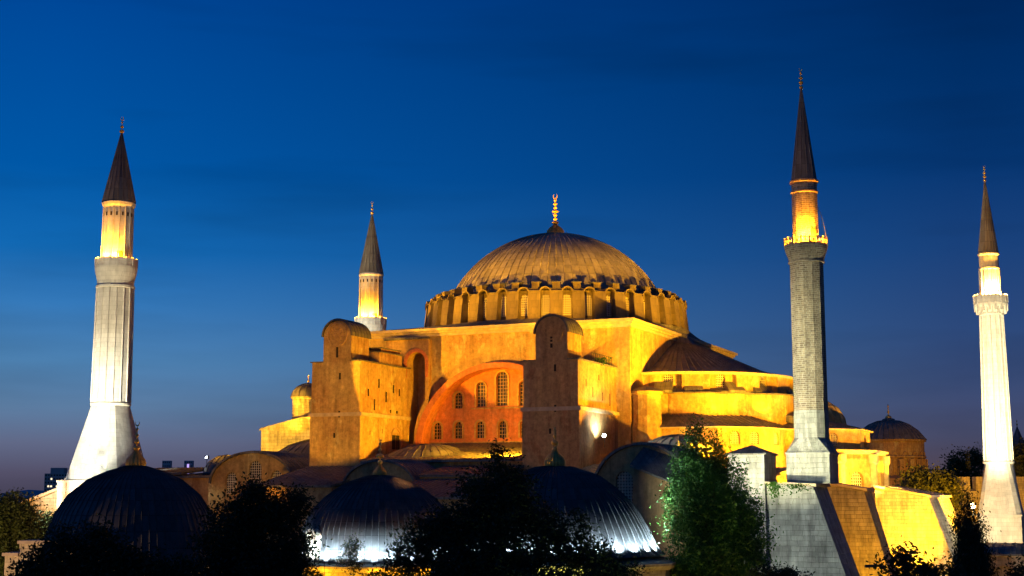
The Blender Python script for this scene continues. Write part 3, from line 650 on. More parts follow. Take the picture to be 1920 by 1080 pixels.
# ================================================================== MINARETS
def minaret(name, label, loc, prof, n, fm, kiosk_m, cone, ribs_, fin, sqbase=None, win=0, kn=None):
    """prof: dict of (r,z) lists for shaft, balcony, kiosk, cone, base"""
    r_ = thing('minaret', label, 'minaret', (loc[0], loc[1], 0), -PHI)
    m = MB(); m.lathe(prof['shaft'], n, sm=False)
    if ribs_:
        sh = prof['shaft']; m.ribs(sh, n, .12, .07, taper=False)
    m.build('shaft', fm, r_)
    m = MB()
    if sqbase:
        (hb, zb), (ht, ztop), (hp, zp) = sqbase   # foot of the taper, its top, plinth
        # tapering foot: square below, many-sided above
        K = 24; bot = []; top = []
        for k in range(K):
            a = 2 * math.pi * (k + .5) / K; c_, s_ = math.cos(a), math.sin(a); q = max(abs(c_), abs(s_)); ch = min(1, .84 * 1.0 / 1.0)
            t = 1 / q; t = min(t, 1.26)
            bot.append((hb * c_ * t, hb * s_ * t, zb)); top.append((ht * c_, ht * s_, ztop))
        for k in range(K): m.face([bot[k], bot[(k + 1) % K], top[(k + 1) % K], top[k]])
        m.lathe([(ht, ztop), (ht + .14, ztop + .05), (ht + .14, ztop + .3), (ht - .05, ztop + .35)], 24)
        m.box(-hp, hp, -hp, hp, zp, zb); m.box(-hp - .12, hp + .12, -hp - .12, hp + .12, zb - .22, zb + .02)
        m.build('base', fm, r_)
    m = MB(); m.lathe(prof['balcony'], 32, sm=False); bal = m.build('balcony', fm, r_)
    rb, z0_, z1_ = prof['rail']
    m = MB()
    if sqbase: m.lathe([(rb, z0_), (rb, z1_), (rb - .12, z1_), (rb - .12, z0_)], 16, sm=False)
    else:
        m.lathe([(rb, z0_), (rb, z0_ + .12), (rb - .1, z0_ + .12)], 16, sm=False); m.lathe([(rb, z1_ - .1), (rb, z1_), (rb - .12, z1_), (rb - .12, z1_ - .1), (rb, z1_ - .1)], 16, sm=False)
        for k in range(16): rbox(m, 0, 0, 22.5 * k + 11.25, rb * .97 - .1, rb * .985, .09, z0_ + .3, z1_ - .25)
    for k in range(16): rbox(m, 0, 0, 22.5 * k, rb * .985 - .12, rb + .04, .09, z0_, z1_ + .1)
    m.build('railing', fm, bal)
    m = MB(); m.lathe(prof['kiosk'], kn or n, sm=False)
    if ribs_: m.ribs(prof['kiosk'][:2], n, .09, .06, taper=False)
    ki = m.build('upper_shaft', kiosk_m, r_)
    m = MB(); kt = prof['kiosk'][0][0]
    rbox(m, 0, 0, -40, kt * .9, kt * 1.0 + .02, .32, z0_, z0_ + 1.7); m.build('door', DARK, ki)
    if win:
        m = MB()
        for k in range(n): rbox(m, 0, 0, 360 * (k + .5) / n, kt * .9, kt + .01, .09, win, win + .45)
        m.build('window', DARK, ki)
    m = MB(); m.lathe(cone, 12 if sqbase is None else 20, sm=False, uw=9.6 if sqbase is None else 12); m.ribs(cone, 12 if sqbase is None else 20, .05, .05, taper=False); cn = m.build('cone_roof', LEAD, r_)
    zt, zf, rs, cr = fin
    f_ = finial(cn, balls(zt, zf, rs, .05), crescent=(zf + cr, cr * .85) if cr else None)
    return r_
MSW = minaret('m', 'thick white lit marble minaret at far left rising behind a dark lead dome', (-47.9, 170),
    dict(shaft=[(2.27, 29.7), (2.14, 43.4)], balcony=[(2.14, 43.4), (2.3, 43.5), (2.3, 43.75), (2.16, 43.8), (2.18, 44.3), (2.42, 45.3), (2.52, 45.9), (2.52, 46.1), (0, 46.1)], rail=(2.5, 46.1, 47.0),
         kiosk=[(1.79, 46.1), (1.76, 53.3), (1.95, 53.6), (2.02, 53.9), (1.9, 54.05)]), 16, MAR, MAR, [(2.0, 54.06), (.07, 62.8)], True, (62.7, 64.4, [.3, .22, .14], .22), ((3.85, 20.5), (2.25, 29.3), (4.0, 0)), 52.2)
MNW = minaret('m', 'distant white lit minaret behind the left buttress tower', (-22.24, 222),
    dict(shaft=[(2.05, 0), (2.0, 42.6)], balcony=[(2.0, 42.6), (2.1, 43.3), (2.45, 44.6), (2.52, 45.0), (2.52, 45.2), (0, 45.2)], rail=(2.5, 45.2, 46.3),
         kiosk=[(1.84, 45.2), (1.8, 52.8), (1.98, 53.1), (1.98, 53.3), (1.85, 53.45)]), 16, MAR, MAR, [(1.92, 53.46), (.07, 63.0)], True, (62.9, 64.7, [.3, .22, .14], .2), ((3.6, 20.5), (2.2, 29.3), (3.8, 0)), 51.9)
MSE = minaret('m', 'tall brick minaret on a pale stone base at right, with a pierced balcony', (29.78, 142),
    dict(shaft=[(1.70, 24.45), (1.70, 41.9)], balcony=[(1.70, 41.9), (1.82, 41.95), (1.82, 42.1), (1.74, 42.15), (1.84, 42.6), (2.1, 43.3), (2.16, 43.6), (2.16, 43.72), (0, 43.72)], rail=(2.16, 43.72, 44.45),
         kiosk=[(1.33, 43.72), (1.30, 49.1), (1.42, 49.2), (1.42, 49.35), (1.3, 49.4), (1.3, 50.15), (1.48, 50.3), (1.48, 50.48), (1.3, 50.55)]), 12, BRK, BRK, [(1.27, 50.56), (.05, 60.2)], False, (60.1, 62.1, [.2, .24, .2, .13], .16), None, 0, 12)
m = MB(); K = 12; hb = 2.12
top = [(1.72 * math.cos(R(30 * k)), 1.72 * math.sin(R(30 * k)), 24.45) for k in range(12)]
bot = []
for k in range(12):
    a = R(30 * k + 15); q = max(abs(math.cos(a)), abs(math.sin(a))); bot.append((hb * math.cos(a) / q, hb * math.sin(a) / q, 22.95))
crn = {1: (1, 1), 4: (-1, 1), 7: (-1, -1), 10: (1, -1)}
for k in range(12):
    t0, t1, b0, b1 = top[k], top[(k + 1) % 12], bot[k], bot[(k + 1) % 12]
    mid = tuple((Vector(t1) * .25 + (Vector(b0) + Vector(b1)) * .375) * 1.0 ); mid = (mid[0] * .93, mid[1] * .93, 23.5)
    m.face([t0, b0, t1]);
    m.face([b0, mid, t1]); m.face([mid, b1, t1]); 
    if k in (0, 3, 6, 9):
        sx, sy = {0: (1, 1), 3: (-1, 1), 6: (-1, -1), 9: (1, -1)}[k]
        m.face([b0, (sx * hb, sy * hb, 22.95), b1]) ; m.face([b0, (sx * hb, sy * hb, 22.95), mid]); m.face([(sx * hb, sy * hb, 22.95), b1, mid])
    else: m.face([b0, b1, mid])
m.box(-hb, hb, -hb, hb, 19.9, 22.95); m.box(-hb - .1, hb + .1, -hb - .1, hb + .1, 22.75, 22.96)
m.lathe([(1.76, 24.4), (1.73, 27.1), (0, 27.12)], 12, sm=False)
m.build('base', STN, MSE)
m = MB()   # loose cable hanging from the lantern to the balcony
cab = [Vector((1.35, -.2, 47.6)), Vector((1.75, -.3, 46.6)), Vector((2.05, -.3, 45.2)), Vector((2.12, -.3, 44.2))]
for a, b in zip(cab, cab[1:]):
    d = Vector((.03, .03, 0)); m.face([a - d, a + d, b + d, b - d]); e_ = Vector((.03, -.03, 0)); m.face([a - e_, a + e_, b + e_, b - e_])
m.build('cable', IRON, MSE)
MNE = minaret('m', 'slender brightly lit white minaret at far right', (64.53, 190),
    dict(shaft=[(1.82, 23.2), (1.46, 42.7)], balcony=[(1.46, 42.7), (1.6, 42.8), (1.6, 43.0), (1.56, 43.05), (1.75, 43.5), (2.1, 44.0), (2.2, 44.25), (2.2, 44.4), (0, 44.4)], rail=(2.2, 44.4, 45.4),
         kiosk=[(1.3, 44.4), (1.28, 48.9), (1.38, 49), (1.38, 49.2), (1.28, 49.3), (1.28, 50.8), (1.42, 51.0), (1.42, 51.15), (1.3, 51.2)]), 16, MAR, MAR, [(1.3, 51.22), (.05, 61.2)], True, (61.1, 63.1, [.22, .24, .2, .15], .16), ((2.75, 16.3), (1.84, 22.9), (2.72, 0)), 0)
m = MB()
for k in range(16):   # hanging tracery under the balcony
    rbox(m, 0, 0, 22.5 * k, 1.9, 2.18, .12, 43.3, 44.2); rbox(m, 0, 0, 22.5 * k + 11.25, 1.7, 1.98, .1, 42.95, 43.9)
m.build('balcony_tracery', MAR, MNE)

# ================================================================== THREE LEAD-DOMED TOMBS IN FRONT
def tomb(label, x, y, dome, nr, drum_r, zb, finp, bulb, wall_m, skirt=True, ledge=None, wz=None):
    T = thing('domed_tomb', label, 'mausoleum', (x, y, 0), R(10), 'lead domed tombs in front of the basilica')
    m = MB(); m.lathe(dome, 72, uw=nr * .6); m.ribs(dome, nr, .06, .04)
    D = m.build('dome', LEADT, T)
    finial(D, finp[0], bulb, ribbed=18, crescent=finp[1])
    m = MB(); K = 8; pr = drum_r
    m.lathe([(pr, 0), (pr, zb)], 8, sm=False); m.lathe([(pr + .25, zb - .35), (pr + .45, zb - .1), (pr + .45, zb + .05), (dome[0][0] - .4, zb + .3)], 8, sm=False); m.build('wall', wall_m, T)
    return T
T1d = [(6.0, 14.3), (5.92, 14.65), (5.75, 15.3), (5.56, 16.22), (5.05, 17.6), (4.32, 18.72), (3.1, 19.75), (1.9, 20.3), (.72, 20.66), (0, 20.75)]
T2d = [(6.75, 13.6), (6.45, 13.9), (6.32, 14.8), (6.15, 16.1), (5.59, 17.4), (4.55, 18.5), (3.72, 19.13), (2.63, 19.78), (1.2, 20.28), (0, 20.4)]
T3d = [(7.35, 14.85), (7.05, 15.05), (6.78, 15.35), (6.25, 16.5), (5.7, 17.45), (5.1, 18.3), (4.14, 19.2), (3.03, 20.0), (1.3, 20.6), (0, 20.7)]
TM1 = tomb('leftmost dark lead domed tomb, in front of the thick white minaret', -25.46, 97, T1d, 72, 6.0, 14.1, (balls(21.7, 23.4, [.24, .18, .13, .1], .045), (23.6, .13)),
     [(.62, 20.6), (.7, 20.85), (.62, 21.15), (.3, 21.5), (.08, 21.9)], STW)
TM2 = tomb('middle lead domed tomb with a glowing arched window and white lit lower dome', -10.87, 118, T2d, 72, 8.2, 13.3, (balls(21.2, 23.2, [.22, .34, .15, .15], .05), (23.4, .13)),
     [(.54, 20.35), (.6, 20.5), (.5, 20.8), (.2, 21.1), (.07, 21.4)], STW)
TM3 = tomb('right hand lead domed tomb with its skirt lit bright white', 2.9, 97, T3d, 72, 8.4, 14.4, (balls(21.6, 23.4, [.2, .26, .14, .1], .045), (23.6, .0001)),
     [(.66, 20.6), (.74, 20.95), (.62, 21.3), (.3, 21.6), (.08, 21.9)], STW)
# dormer window of the middle tomb
TM2.rotation_euler = (0, 0, 0); aD = R(-138)
nD = Vector((math.cos(aD), math.sin(aD), 0)); uD = Vector((-math.sin(aD), math.cos(aD), 0))
m = MB(); m.panel(nD * 6.75, uD, arch(0, 13.75, 1.7, 2.4), [arch(0, 13.85, 1.15, 2.0)], .3)
ao = arch(0, 13.75, 1.7, 2.4)
for k in range(len(ao)):
    a, b = ao[k], ao[(k + 1) % len(ao)]; f = lambda q, r: nD * r + uD * q[0] + Vector((0, 0, q[1])); m.face([f(a, 6.75), f(a, 5.6), f(b, 5.6), f(b, 6.75)])
DW = m.build('dormer', TRM, TM2); window(DW, nD * 6.75, uD, 0, 13.85, 1.15, 2.0, 7, 11, .25, .05, LAT, GLW)

# ================================================================== FAR BUILDINGS
CH_ = thing('old_church', 'dark domed old church far behind the apse, faintly amber', 'church', (87.1, 330, 0), -PHI)
m = MB(); m.lathe([(7.6, 22), (7.6, 27.2), (8.1, 27.3), (8.1, 27.7), (7.7, 27.8), (7.75, 30.9), (8.2, 31.0), (8.2, 31.4)], 40, sm=False)
for k in range(20): rbox(m, 0, 0, 18 * k + 9, 7.4, 8.35, .55, 22, 27.0)
CDW = m.build('drum', PL, CH_)
m = MB()
for k in range(20):
    a = R(18 * k); archring(m, Vector((math.cos(a), math.sin(a), 0)) * 7.75, (-math.sin(a), math.cos(a), 0), 0, 22.6, .9, 5.9, .2, .12)
m.build('blind_arch', PLB, CDW)
P_ = [(8.35, 31.4), (7.9, 31.9), (6.5, 33.6), (4.6, 35.0), (2.6, 35.8), (0, 36.1)]
m = MB(); m.lathe(P_, 48, uw=24); m.ribs(P_, 40, .1, .08); CD = m.build('dome', LEAD, CH_)
finial(CD, balls(36.0, 39.9, [.75, .3, .2], .14))
m = MB(); m.lathe([(1.6, 35.6), (1.4, 36.3), (.5, 36.6), (0, 36.7)], 12); m.build('lantern_base', LEAD, CD)
m = MB(); m.box(-13, 13, -12, 20, 0, 20.5); m.lathe([(9.8, 20), (9.8, 22.6), (7.7, 23.4)], 32); m.build('wall', PLB, CH_)
m = MB()
for x in (-9, 9): m.extr([(x - 5, -12.5, 20.5), (x + 5, -12.5, 20.5), (x, -12.5, 22.6)], (0, 32, 0))
m.build('roof', LEAD, CH_)
def block(label, x, y, w_, d_, h, floors, cols, lit, top=None, seed=1, basez=0, strip=False):
    rng = random.Random(seed); o = thing('tower_block', label, 'office tower', (x, y, 0))
    m = MB(); m.box(-w_ / 2, w_ / 2, 0, d_, 0, h)
    if top: m.box(-w_ * .3, w_ * .3, d_ * .2, d_ * .8, h, h + top)
    m.build('wall', mat('hazed_tower_concrete', plain((.50, .42, .38), .2, .05), .8), o)  # concrete lightened so that its colour stands in for haze
    ch = h / floors; lm_ = mat('lit_office', emis((1, .85, .55), 1.6))
    for f in range(floors):
        for c_ in range(cols):
            x0 = -w_ / 2 + w_ * (c_ + .22) / cols; x1 = x0 + w_ * .56 / cols; m = MB(); m.box(x0, x1, -.15, .1, ch * (f + .3), ch * (f + .75))
            m.build('lit_window', lm_, o) if (f, c_) in lit else m.build('window', GLS, o)
    if strip:
        m = MB(); m.box(-2, 2, -1.2, -.2, h * .25, h * .92); m.build('light_strip', mat('violet_strip', emis((.55, .4, 1), 1.2)), o)
    return o
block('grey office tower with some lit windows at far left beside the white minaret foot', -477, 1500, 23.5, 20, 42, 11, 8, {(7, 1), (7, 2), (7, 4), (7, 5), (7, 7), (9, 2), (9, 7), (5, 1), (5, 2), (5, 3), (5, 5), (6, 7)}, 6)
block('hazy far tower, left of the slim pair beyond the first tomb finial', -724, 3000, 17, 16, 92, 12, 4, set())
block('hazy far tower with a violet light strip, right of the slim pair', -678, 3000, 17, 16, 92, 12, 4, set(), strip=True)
SPT = thing('spired_tower', 'dark pointed tower rising above trees at the right edge', 'tower', (148.6, 420, 0))
m = MB(); m.lathe([(4.6, 0), (4.6, 25), (5, 25.4), (5, 26)], 8, sm=False); m.build('wall', PLB, SPT)
m = MB(); m.lathe([(5.2, 26), (.1, 39)], 8, sm=False, uw=4.8); m.build('spire', LEAD, SPT)
finial(SPT, balls(39, 41, [.3, .2], .07))
CW = thing('crenellated_wall', 'old battlemented stone wall behind the yellow buttress', 'wall', (82.5, 262, 0))
m = MB(); m.box(-4.6, 20, 0, 2.2, 0, 19.6)
for k in range(7): m.box(-4.6 + k * 3.4, -2.3 + k * 3.4, 0, 2.2, 19.602, 22.2)
m.build('wall', STW, CW)
# wall and outbuilding at far left
LB = thing('gable_outbuilding', 'orange lit stone outbuilding beside the foot of the thick left minaret', 'outbuilding', (-53, 172, 0), -PHI)
m = MB(); m.hexa([(-5.0, -3, 0), (6, -3, 0), (6, 6, 0), (-5.0, 6, 0), (-4.4, -3, 17.6), (6, -3, 20.8), (6, 6, 20.8), (-4.4, 6, 17.6)]); m.build('wall', STW, LB)
m = MB(); m.hexa([(-4.9, -3.3, 17.6), (6.2, -3.3, 20.9), (6.2, 6.3, 20.9), (-4.9, 6.3, 17.6), (-4.9, -3.3, 17.9), (6.2, -3.3, 21.2), (6.2, 6.3, 21.2), (-4.9, 6.3, 17.9)]); m.build('coping', TRM, LB)
GW = thing('stone_gatehouse', 'peach lit stepped stone wall at the bottom left corner', 'wall', (-31.2, 90, 0))
m = MB(); m.box(-.35, .5, 0, 2, 0, 15.0); m.box(.502, 2.0, .05, 2, 0, 15.75); m.box(2.002, 6, .6, 2.2, 0, 14.9)
m.build('wall', STW, GW)
m = MB(); m.box(-.5, .49, -.15, 2.1, 15.002, 15.2); m.box(.4, 3.2, -.1, 2.1, 15.752, 15.95); m.box(1.6, 6.2, .4, 2.4, 15.0, 15.3); m.build('coping', TRM, GW)
RB = thing('low_arched_lodge', 'low orange lit lodge with a domed lead roof at the bottom right corner', 'lodge', (54.5, 150, 0), -PHI)
m = MB(); m.panel((-6, -3, 0), (1, 0, 0), [(0, 0), (12, 0), (12, 12.6), (0, 12.6)], [arch(2.9, 0, 3.2, 11.6, 14), arch(8, 0, 3.2, 11.6, 14)], .5)
m.face([(-6, -2.5, 0), (6, -2.5, 0), (6, -2.5, 12.5), (-6, -2.5, 12.5)]); m.face([(6, -3, 0), (6, 3, 0), (6, 3, 12.6), (6, -3, 12.6)]); m.face([(-6, 3, 0), (-6, -3, 0), (-6, -3, 12.6), (-6, 3, 12.6)])
m.build('wall', STW, RB)
m = MB(); rp = [(-3.4, 12.62), (-3.4, 12.8), (-1.8, 13.5), (0, 13.75), (3.2, 13.75)]
for (y0_, z0_), (y1_, z1_) in zip(rp, rp[1:]): m.face([(-6.4, y0_, z0_), (6.4, y0_, z0_), (6.4, y1_, z1_), (-6.4, y1_, z1_)])
for k in range(14):
    for (y0_, z0_), (y1_, z1_) in zip(rp[1:], rp[2:]): m.box(-6.2 + k * .95, -6.12 + k * .95, y0_, y1_, min(z0_, z1_), z0_ + .08) if z0_ == z1_ else m.hexa([(-6.2 + k * .95, y0_, z0_), (-6.1 + k * .95, y0_, z0_), (-6.1 + k * .95, y1_, z1_), (-6.2 + k * .95, y1_, z1_), (-6.2 + k * .95, y0_, z0_ + .08), (-6.1 + k * .95, y0_, z0_ + .08), (-6.1 + k * .95, y1_, z1_ + .08), (-6.2 + k * .95, y1_, z1_ + .08)])
m.build('roof', LEAD, RB)

# ================================================================== TREES
def limb(m, a, b, r0, r1, seg=6):
    a, b = Vector(a), Vector(b); d = (b - a).normalized(); u = d.orthogonal().normalized(); v = d.cross(u)
    for k in range(seg):
        s_, t = 2 * math.pi * k / seg, 2 * math.pi * (k + 1) / seg
        P = lambda p, r, q: p + (u * math.cos(q) + v * math.sin(q)) * r
        m.face([P(a, r0, s_), P(a, r0, t), P(b, r1, t), P(b, r1, s_)])
def tree(label, x, y, lobes, leaf, nleaf, lm, name='broadleaf_tree', cat='tree', trunk_r=.3, group=None, seed=1, upright=0, fringe=.25):
    """lobes: (dx, dy, z, rx, rz) ellipsoids that the foliage fills in clumps"""
    rng = random.Random(seed); T = thing(name, label, cat, (x, y, 0), 0, group)
    zc = sum(l[2] for l in lobes) / len(lobes); zt = max(l[2] for l in lobes)
    m = MB(); base = Vector((0, 0, 0)); fork = Vector((rng.uniform(-.3, .3), 0, max(1.5, zc * .45))); limb(m, base, fork, trunk_r, trunk_r * .75, 8)
    mid = Vector((0, 0, min(zt, zc + 1))); limb(m, fork, mid, trunk_r * .75, trunk_r * .3)
    for l in lobes:
        e_ = Vector((l[0], l[1], l[2] + l[4] * .4)); s_ = fork.lerp(mid, rng.uniform(.1, .8)); k_ = s_.lerp(e_, .5) + Vector((rng.uniform(-.3, .3), rng.uniform(-.3, .3), .2)); limb(m, s_, k_, trunk_r * .35, trunk_r * .22, 5); limb(m, k_, e_, trunk_r * .22, .02, 5)
    m.build('trunk', BARK, T)
    vs = []; vol = [l[3] * l[3] * l[4] for l in lobes]; vs_ = sum(v ** .75 for v in vol)
    for l, v in zip(lobes, vol):
        nl = int(nleaf * v ** .75 / vs_); ncl = max(6, nl // 34)
        for c_ in range(ncl):
            d = Vector((rng.gauss(0, 1), rng.gauss(0, 1), rng.gauss(0, 1))).normalized(); rad = rng.random() ** .38 * (1 + rng.uniform(-.12, fringe))
            cc = Vector((l[0] + d.x * l[3] * rad, l[1] + d.y * l[3] * rad, l[2] + d.z * l[4] * rad)); cr = leaf * rng.uniform(1.8, 4.2)
            for q in range(34):
                p = cc + Vector((rng.gauss(0, .5) * cr, rng.gauss(0, .5) * cr, rng.gauss(0, .42 + .5 * upright) * cr))
                a = Vector((rng.uniform(-1, 1), rng.uniform(-1, 1), rng.uniform(-.8, .8) + upright)).normalized(); b = a.cross(Vector((rng.uniform(-1, 1), rng.uniform(-1, 1), rng.uniform(-1, 1))))
                if b.length < .05: continue
                b.normalize(); s_ = leaf * rng.uniform(.55, 1.25)
                vs += [p - a * s_ * .6, p + b * s_ * .28, p + a * s_ * .6, p - b * s_ * .28]
    me = bpy.data.meshes.new('crown'); me.from_pydata([tuple(p) for p in vs], [], [tuple(range(k, k + 4)) for k in range(0, len(vs), 4)]); me.materials.append(lm)
    o = bpy.data.objects.new('crown', me); col.objects.link(o); o.parent = T; return T
def px(Y, tx, L):
    """lobes given as photo-plan sizes (x, y, rx, ry) at distance Y -> metres about the trunk"""
    out = []
    for q in L:
        x_, y_, rx, ry = q[:4]; u = (x_ - 960) / 2667; v = (540 - y_) / 2667; d = Y / (math.cos(PITCH) - v * math.sin(PITCH))
        out.append((u * d - tx, (q[4] if len(q) > 4 else 0), CH + d * (math.sin(PITCH) + v * math.cos(PITCH)), rx * d / 2667, ry * d / 2667))
    return out
tree('low dark rounded tree below the leftmost tomb dome', -21, 70, px(70, -21, [(150, 1045, 70, 55), (205, 1050, 60, 50), (250, 1075, 55, 42), (90, 1070, 50, 45), (185, 1005, 14, 24), (330, 1078, 40, 35), (120, 1100, 90, 60), (300, 1110, 90, 50)]), .19, 30000, LFD, seed=3)
tree('dark bushy tree between the leftmost and middle tomb domes', -13, 75, px(75, -13, [(475, 950, 48, 45), (445, 1000, 58, 55), (520, 975, 52, 50), (555, 945, 26, 30), (410, 1050, 52, 55), (545, 1045, 48, 55), (480, 1070, 80, 60), (480, 915, 14, 22), (500, 1120, 110, 60)]), .19, 40000, LFD, seed=4)
tree('large dark spreading tree between the middle and right tomb domes', -.6, 78, px(78, -.6, [(938, 890, 30, 38), (905, 925, 45, 40), (975, 915, 32, 38), (940, 970, 80, 50), (860, 985, 62, 45), (800, 1015, 52, 40), (770, 1055, 45, 34), (1010, 985, 40, 40), (1040, 1020, 55, 40), (1110, 1045, 50, 38), (1085, 985, 20, 26), (905, 1050, 110, 55), (1160, 1080, 40, 28), (960, 1120, 190, 60), (715, 1095, 35, 22), (935, 850, 9, 14)]), .19, 72000, LFD, seed=5)
tree('small dark sapling standing before the white lit middle dome', -13.5, 104, px(104, -13.5, [(661, 1032, 14, 20), (664, 1058, 10, 18), (640, 1048, 8, 12)]), .16, 1600, LFD, trunk_r=.06, seed=6)
tree('upright green lit tree in front of the glowing apse, left of the brick minaret', 13.2, 95, px(95, 13.2, [(1302, 825, 16, 34), (1285, 845, 10, 18), (1340, 838, 11, 30), (1305, 880, 42, 36), (1350, 880, 26, 36), (1385, 895, 10, 24), (1285, 930, 42, 38), (1350, 930, 45, 42), (1300, 985, 52, 46), (1365, 985, 55, 46), (1405, 950, 20, 30), (1410, 1010, 34, 30), (1330, 1050, 66, 45), (1400, 1060, 40, 30), (1300, 1090, 60, 40)]), .19, 52000, LFG, seed=8, upright=.5, fringe=.22)
tree('dense dark cypress before the foot of the slender right minaret', 26.9, 85, px(85, 26.9, [(1815, 955, 9, 22), (1812, 990, 18, 28), (1822, 1020, 26, 30), (1812, 1055, 26, 32), (1838, 1060, 22, 28), (1825, 1100, 40, 40), (1795, 1080, 14, 24), (1790, 985, 5, 9), (1835, 985, 7, 12)]), .13, 26000, LFD, 'cypress_tree', seed=9, upright=1.4, fringe=.2)
tree('thin leafy shrub top by the street lamp at the foot of the buttresses', 16.3, 60, px(60, 16.3, [(1700, 1052, 22, 12), (1670, 1062, 20, 10), (1735, 1068, 24, 10), (1762, 1076, 20, 6), (1712, 1082, 40, 14), (1690, 1040, 6, 8), (1785, 1078, 10, 4)]), .19, 1500, LFD, 'leafy_shrub', 'shrub', .08, seed=10, fringe=.5)
tree('olive green tree at the left edge above the peach lit wall', -37.2, 110, px(110, -37.2, [(22, 955, 36, 30), (45, 985, 38, 32), (10, 1000, 40, 36), (60, 1015, 20, 22), (25, 1050, 45, 40), (-20, 980, 40, 50)]), .22, 26000, LFO, seed=11)
tree('dark tree in the gap at the far left behind the outbuilding', -52, 150, px(150, -52, [(90, 985, 14, 16), (80, 1000, 18, 18)]), .3, 2500, LFD, seed=12)
tree('amber edged tree just left of the battlemented wall', 75, 255, px(255, 75, [(1740, 905, 36, 22), (1715, 898, 20, 14), (1770, 915, 24, 26), (1745, 935, 50, 24)]), .55, 9000, LFO, seed=13)
tree('tall dark tree rising behind the battlemented wall, left of the white minaret', 86, 285, px(285, 86, [(1810, 865, 34, 18), (1790, 880, 18, 16), (1835, 860, 20, 18), (1815, 895, 40, 24), (1770, 905, 22, 20)]), .45, 9000, LFO, seed=14)
tree('tall dark tree at the right edge under the pointed tower', 108, 300, px(300, 108, [(1905, 870, 26, 26), (1930, 850, 30, 22), (1900, 920, 26, 34), (1925, 900, 36, 60), (1900, 960, 30, 30)]), .55, 9000, LFO, seed=15)
tree('small dark shrub at the bottom right corner', 20.4, 57, px(57, 20.4, [(1908, 1078, 14, 8), (1918, 1066, 6, 10)]), .15, 500, LFD, 'leafy_shrub', 'shrub', .06, seed=16)
tree('low dark shrub growing between the green tree and the stone buttress', 15.5, 90, px(90, 15.5, [(1475, 1085, 40, 22), (1440, 1078, 26, 18)]), .15, 3000, LFD, 'leafy_shrub', 'shrub', .08, seed=17)

def tuft(label, e, n, z, rx, rz, nl, seed):
    rng = random.Random(seed); x, y, _ = l2w(e, n, 0); vs = []
    for k in range(nl):
        p = Vector((rng.gauss(0, rx), rng.gauss(0, .12), -abs(rng.gauss(0, rz)) + .15)); a = Vector((rng.uniform(-1, 1), rng.uniform(-1, 1), rng.uniform(-1, 1))).normalized(); b = a.orthogonal().normalized(); r = rng.uniform(.07, .15)
        vs += [p - a * r, p + b * r * .6, p + a * r, p - b * r * .6]
    me = bpy.data.meshes.new('wall_creeper'); me.from_pydata([tuple(p) for p in vs], [], [tuple(range(k, k + 4)) for k in range(0, len(vs), 4)]); me.materials.append(LFG)
    o = bpy.data.objects.new('wall_creeper', me); col.objects.link(o); o.location = (x, y, z); o.rotation_euler = (0, 0, -PHI); tag(o, label, 'creeper')
tuft('green creeper hanging from the left end of the front buttress ledge', 42.2, -47.35, 19.9, .35, .7, 260, 21)
tuft('thin creeper hanging from the middle of the front buttress ledge', 44.2, -47.35, 19.7, .7, .35, 160, 22)
tuft('sparse weeds growing on top of the right buttress tower near its railing', 17.2 - .9, -25.5, 35.0, .5, .5, 160, 23)

# ================================================================== LAMPS
def street_lamp(label, x, y, h, arms, lit=False):
    o = thing('street_lamp', label, 'street lamp', (x, y, 0))
    m = MB(); m.lathe([(.09, 0), (.05, h), (0, h + .05)], 10); m.build('pole', IRON, o)
    for s_ in arms:
        m = MB(); limb(m, (0, 0, h - .1), (s_ * .55, 0, h + .12), .03, .025); m.hexa([(s_ * .5 - .1, -.11, h + .08), (s_ * .5 + .1, -.11, h + .08), (s_ * .5 + .1, .11, h + .08), (s_ * .5 - .1, .11, h + .08), (s_ * .5 - .1, -.05, h + .2), (s_ * .5 + .1, -.05, h + .2), (s_ * .5 + .1, .05, h + .2), (s_ * .5 - .1, .05, h + .2)])
        m.hexa([(min(s_ * .5, s_ * 1.25), -.12, h + .12), (max(s_ * .5, s_ * 1.25), -.12, h + .16), (max(s_ * .5, s_ * 1.25), .12, h + .16), (min(s_ * .5, s_ * 1.25), .12, h + .12), (min(s_ * .5, s_ * 1.25), -.06, h + .24), (max(s_ * .5, s_ * 1.25), -.06, h + .26), (max(s_ * .5, s_ * 1.25), .06, h + .26), (min(s_ * .5, s_ * 1.25), .06, h + .24)])
        m.build('lamp_head', IRON, o)
    if lit:
        m = MB(); m.lathe([(0, h - .1), (.28, h + .05), (.33, h + .3), (.2, h + .55), (0, h + .6)], 14); m.build('globe', mat('lamp_globe', emis((1, .72, .3), 30)), o)
    return o
street_lamp('unlit street lamp with two arms at the foot of the yellow buttresses', 19.9 * .86, 65, 15.4, (-1, 1))
street_lamp('glowing amber lamp globe beside the cypress, before the right minaret foot', 53.8, 168, 17.3, (), True)
point('amber_lamp_light', (53.6, 167.2, 17.6), 900, SOD, .3)
def flood(label, e, n, z, colr, s_, r=.22):
    x, y, z = l2w(e, n, z); o = thing('floodlight', label, 'floodlight', (x, y, z), -PHI)
    m = MB(); m.box(-.25, .25, -.1, .15, -.22, .22); m.build('housing', IRON, o)
    m = MB(); m.extr([(r * math.cos(2 * math.pi * k / 16), -.14, r * math.sin(2 * math.pi * k / 16)) for k in range(16)], (0, .035, 0)); m.build('lens', mat('flood_lens', emis(colr, s_)), o)
    m = MB(); m.box(-.03, .03, 0, .06, -1.4, -.22); m.build('bracket', IRON, o); return o
flood('bright white floodlight on the inner side of the right buttress tower', 17.6, -28.2, 25.7, (.9, 1, .95), 80, .2)
flood('white floodlight on the low roof left of the vaulted bay', -34.6, -33.6, 23.6, (.8, .9, 1), 60, .12)
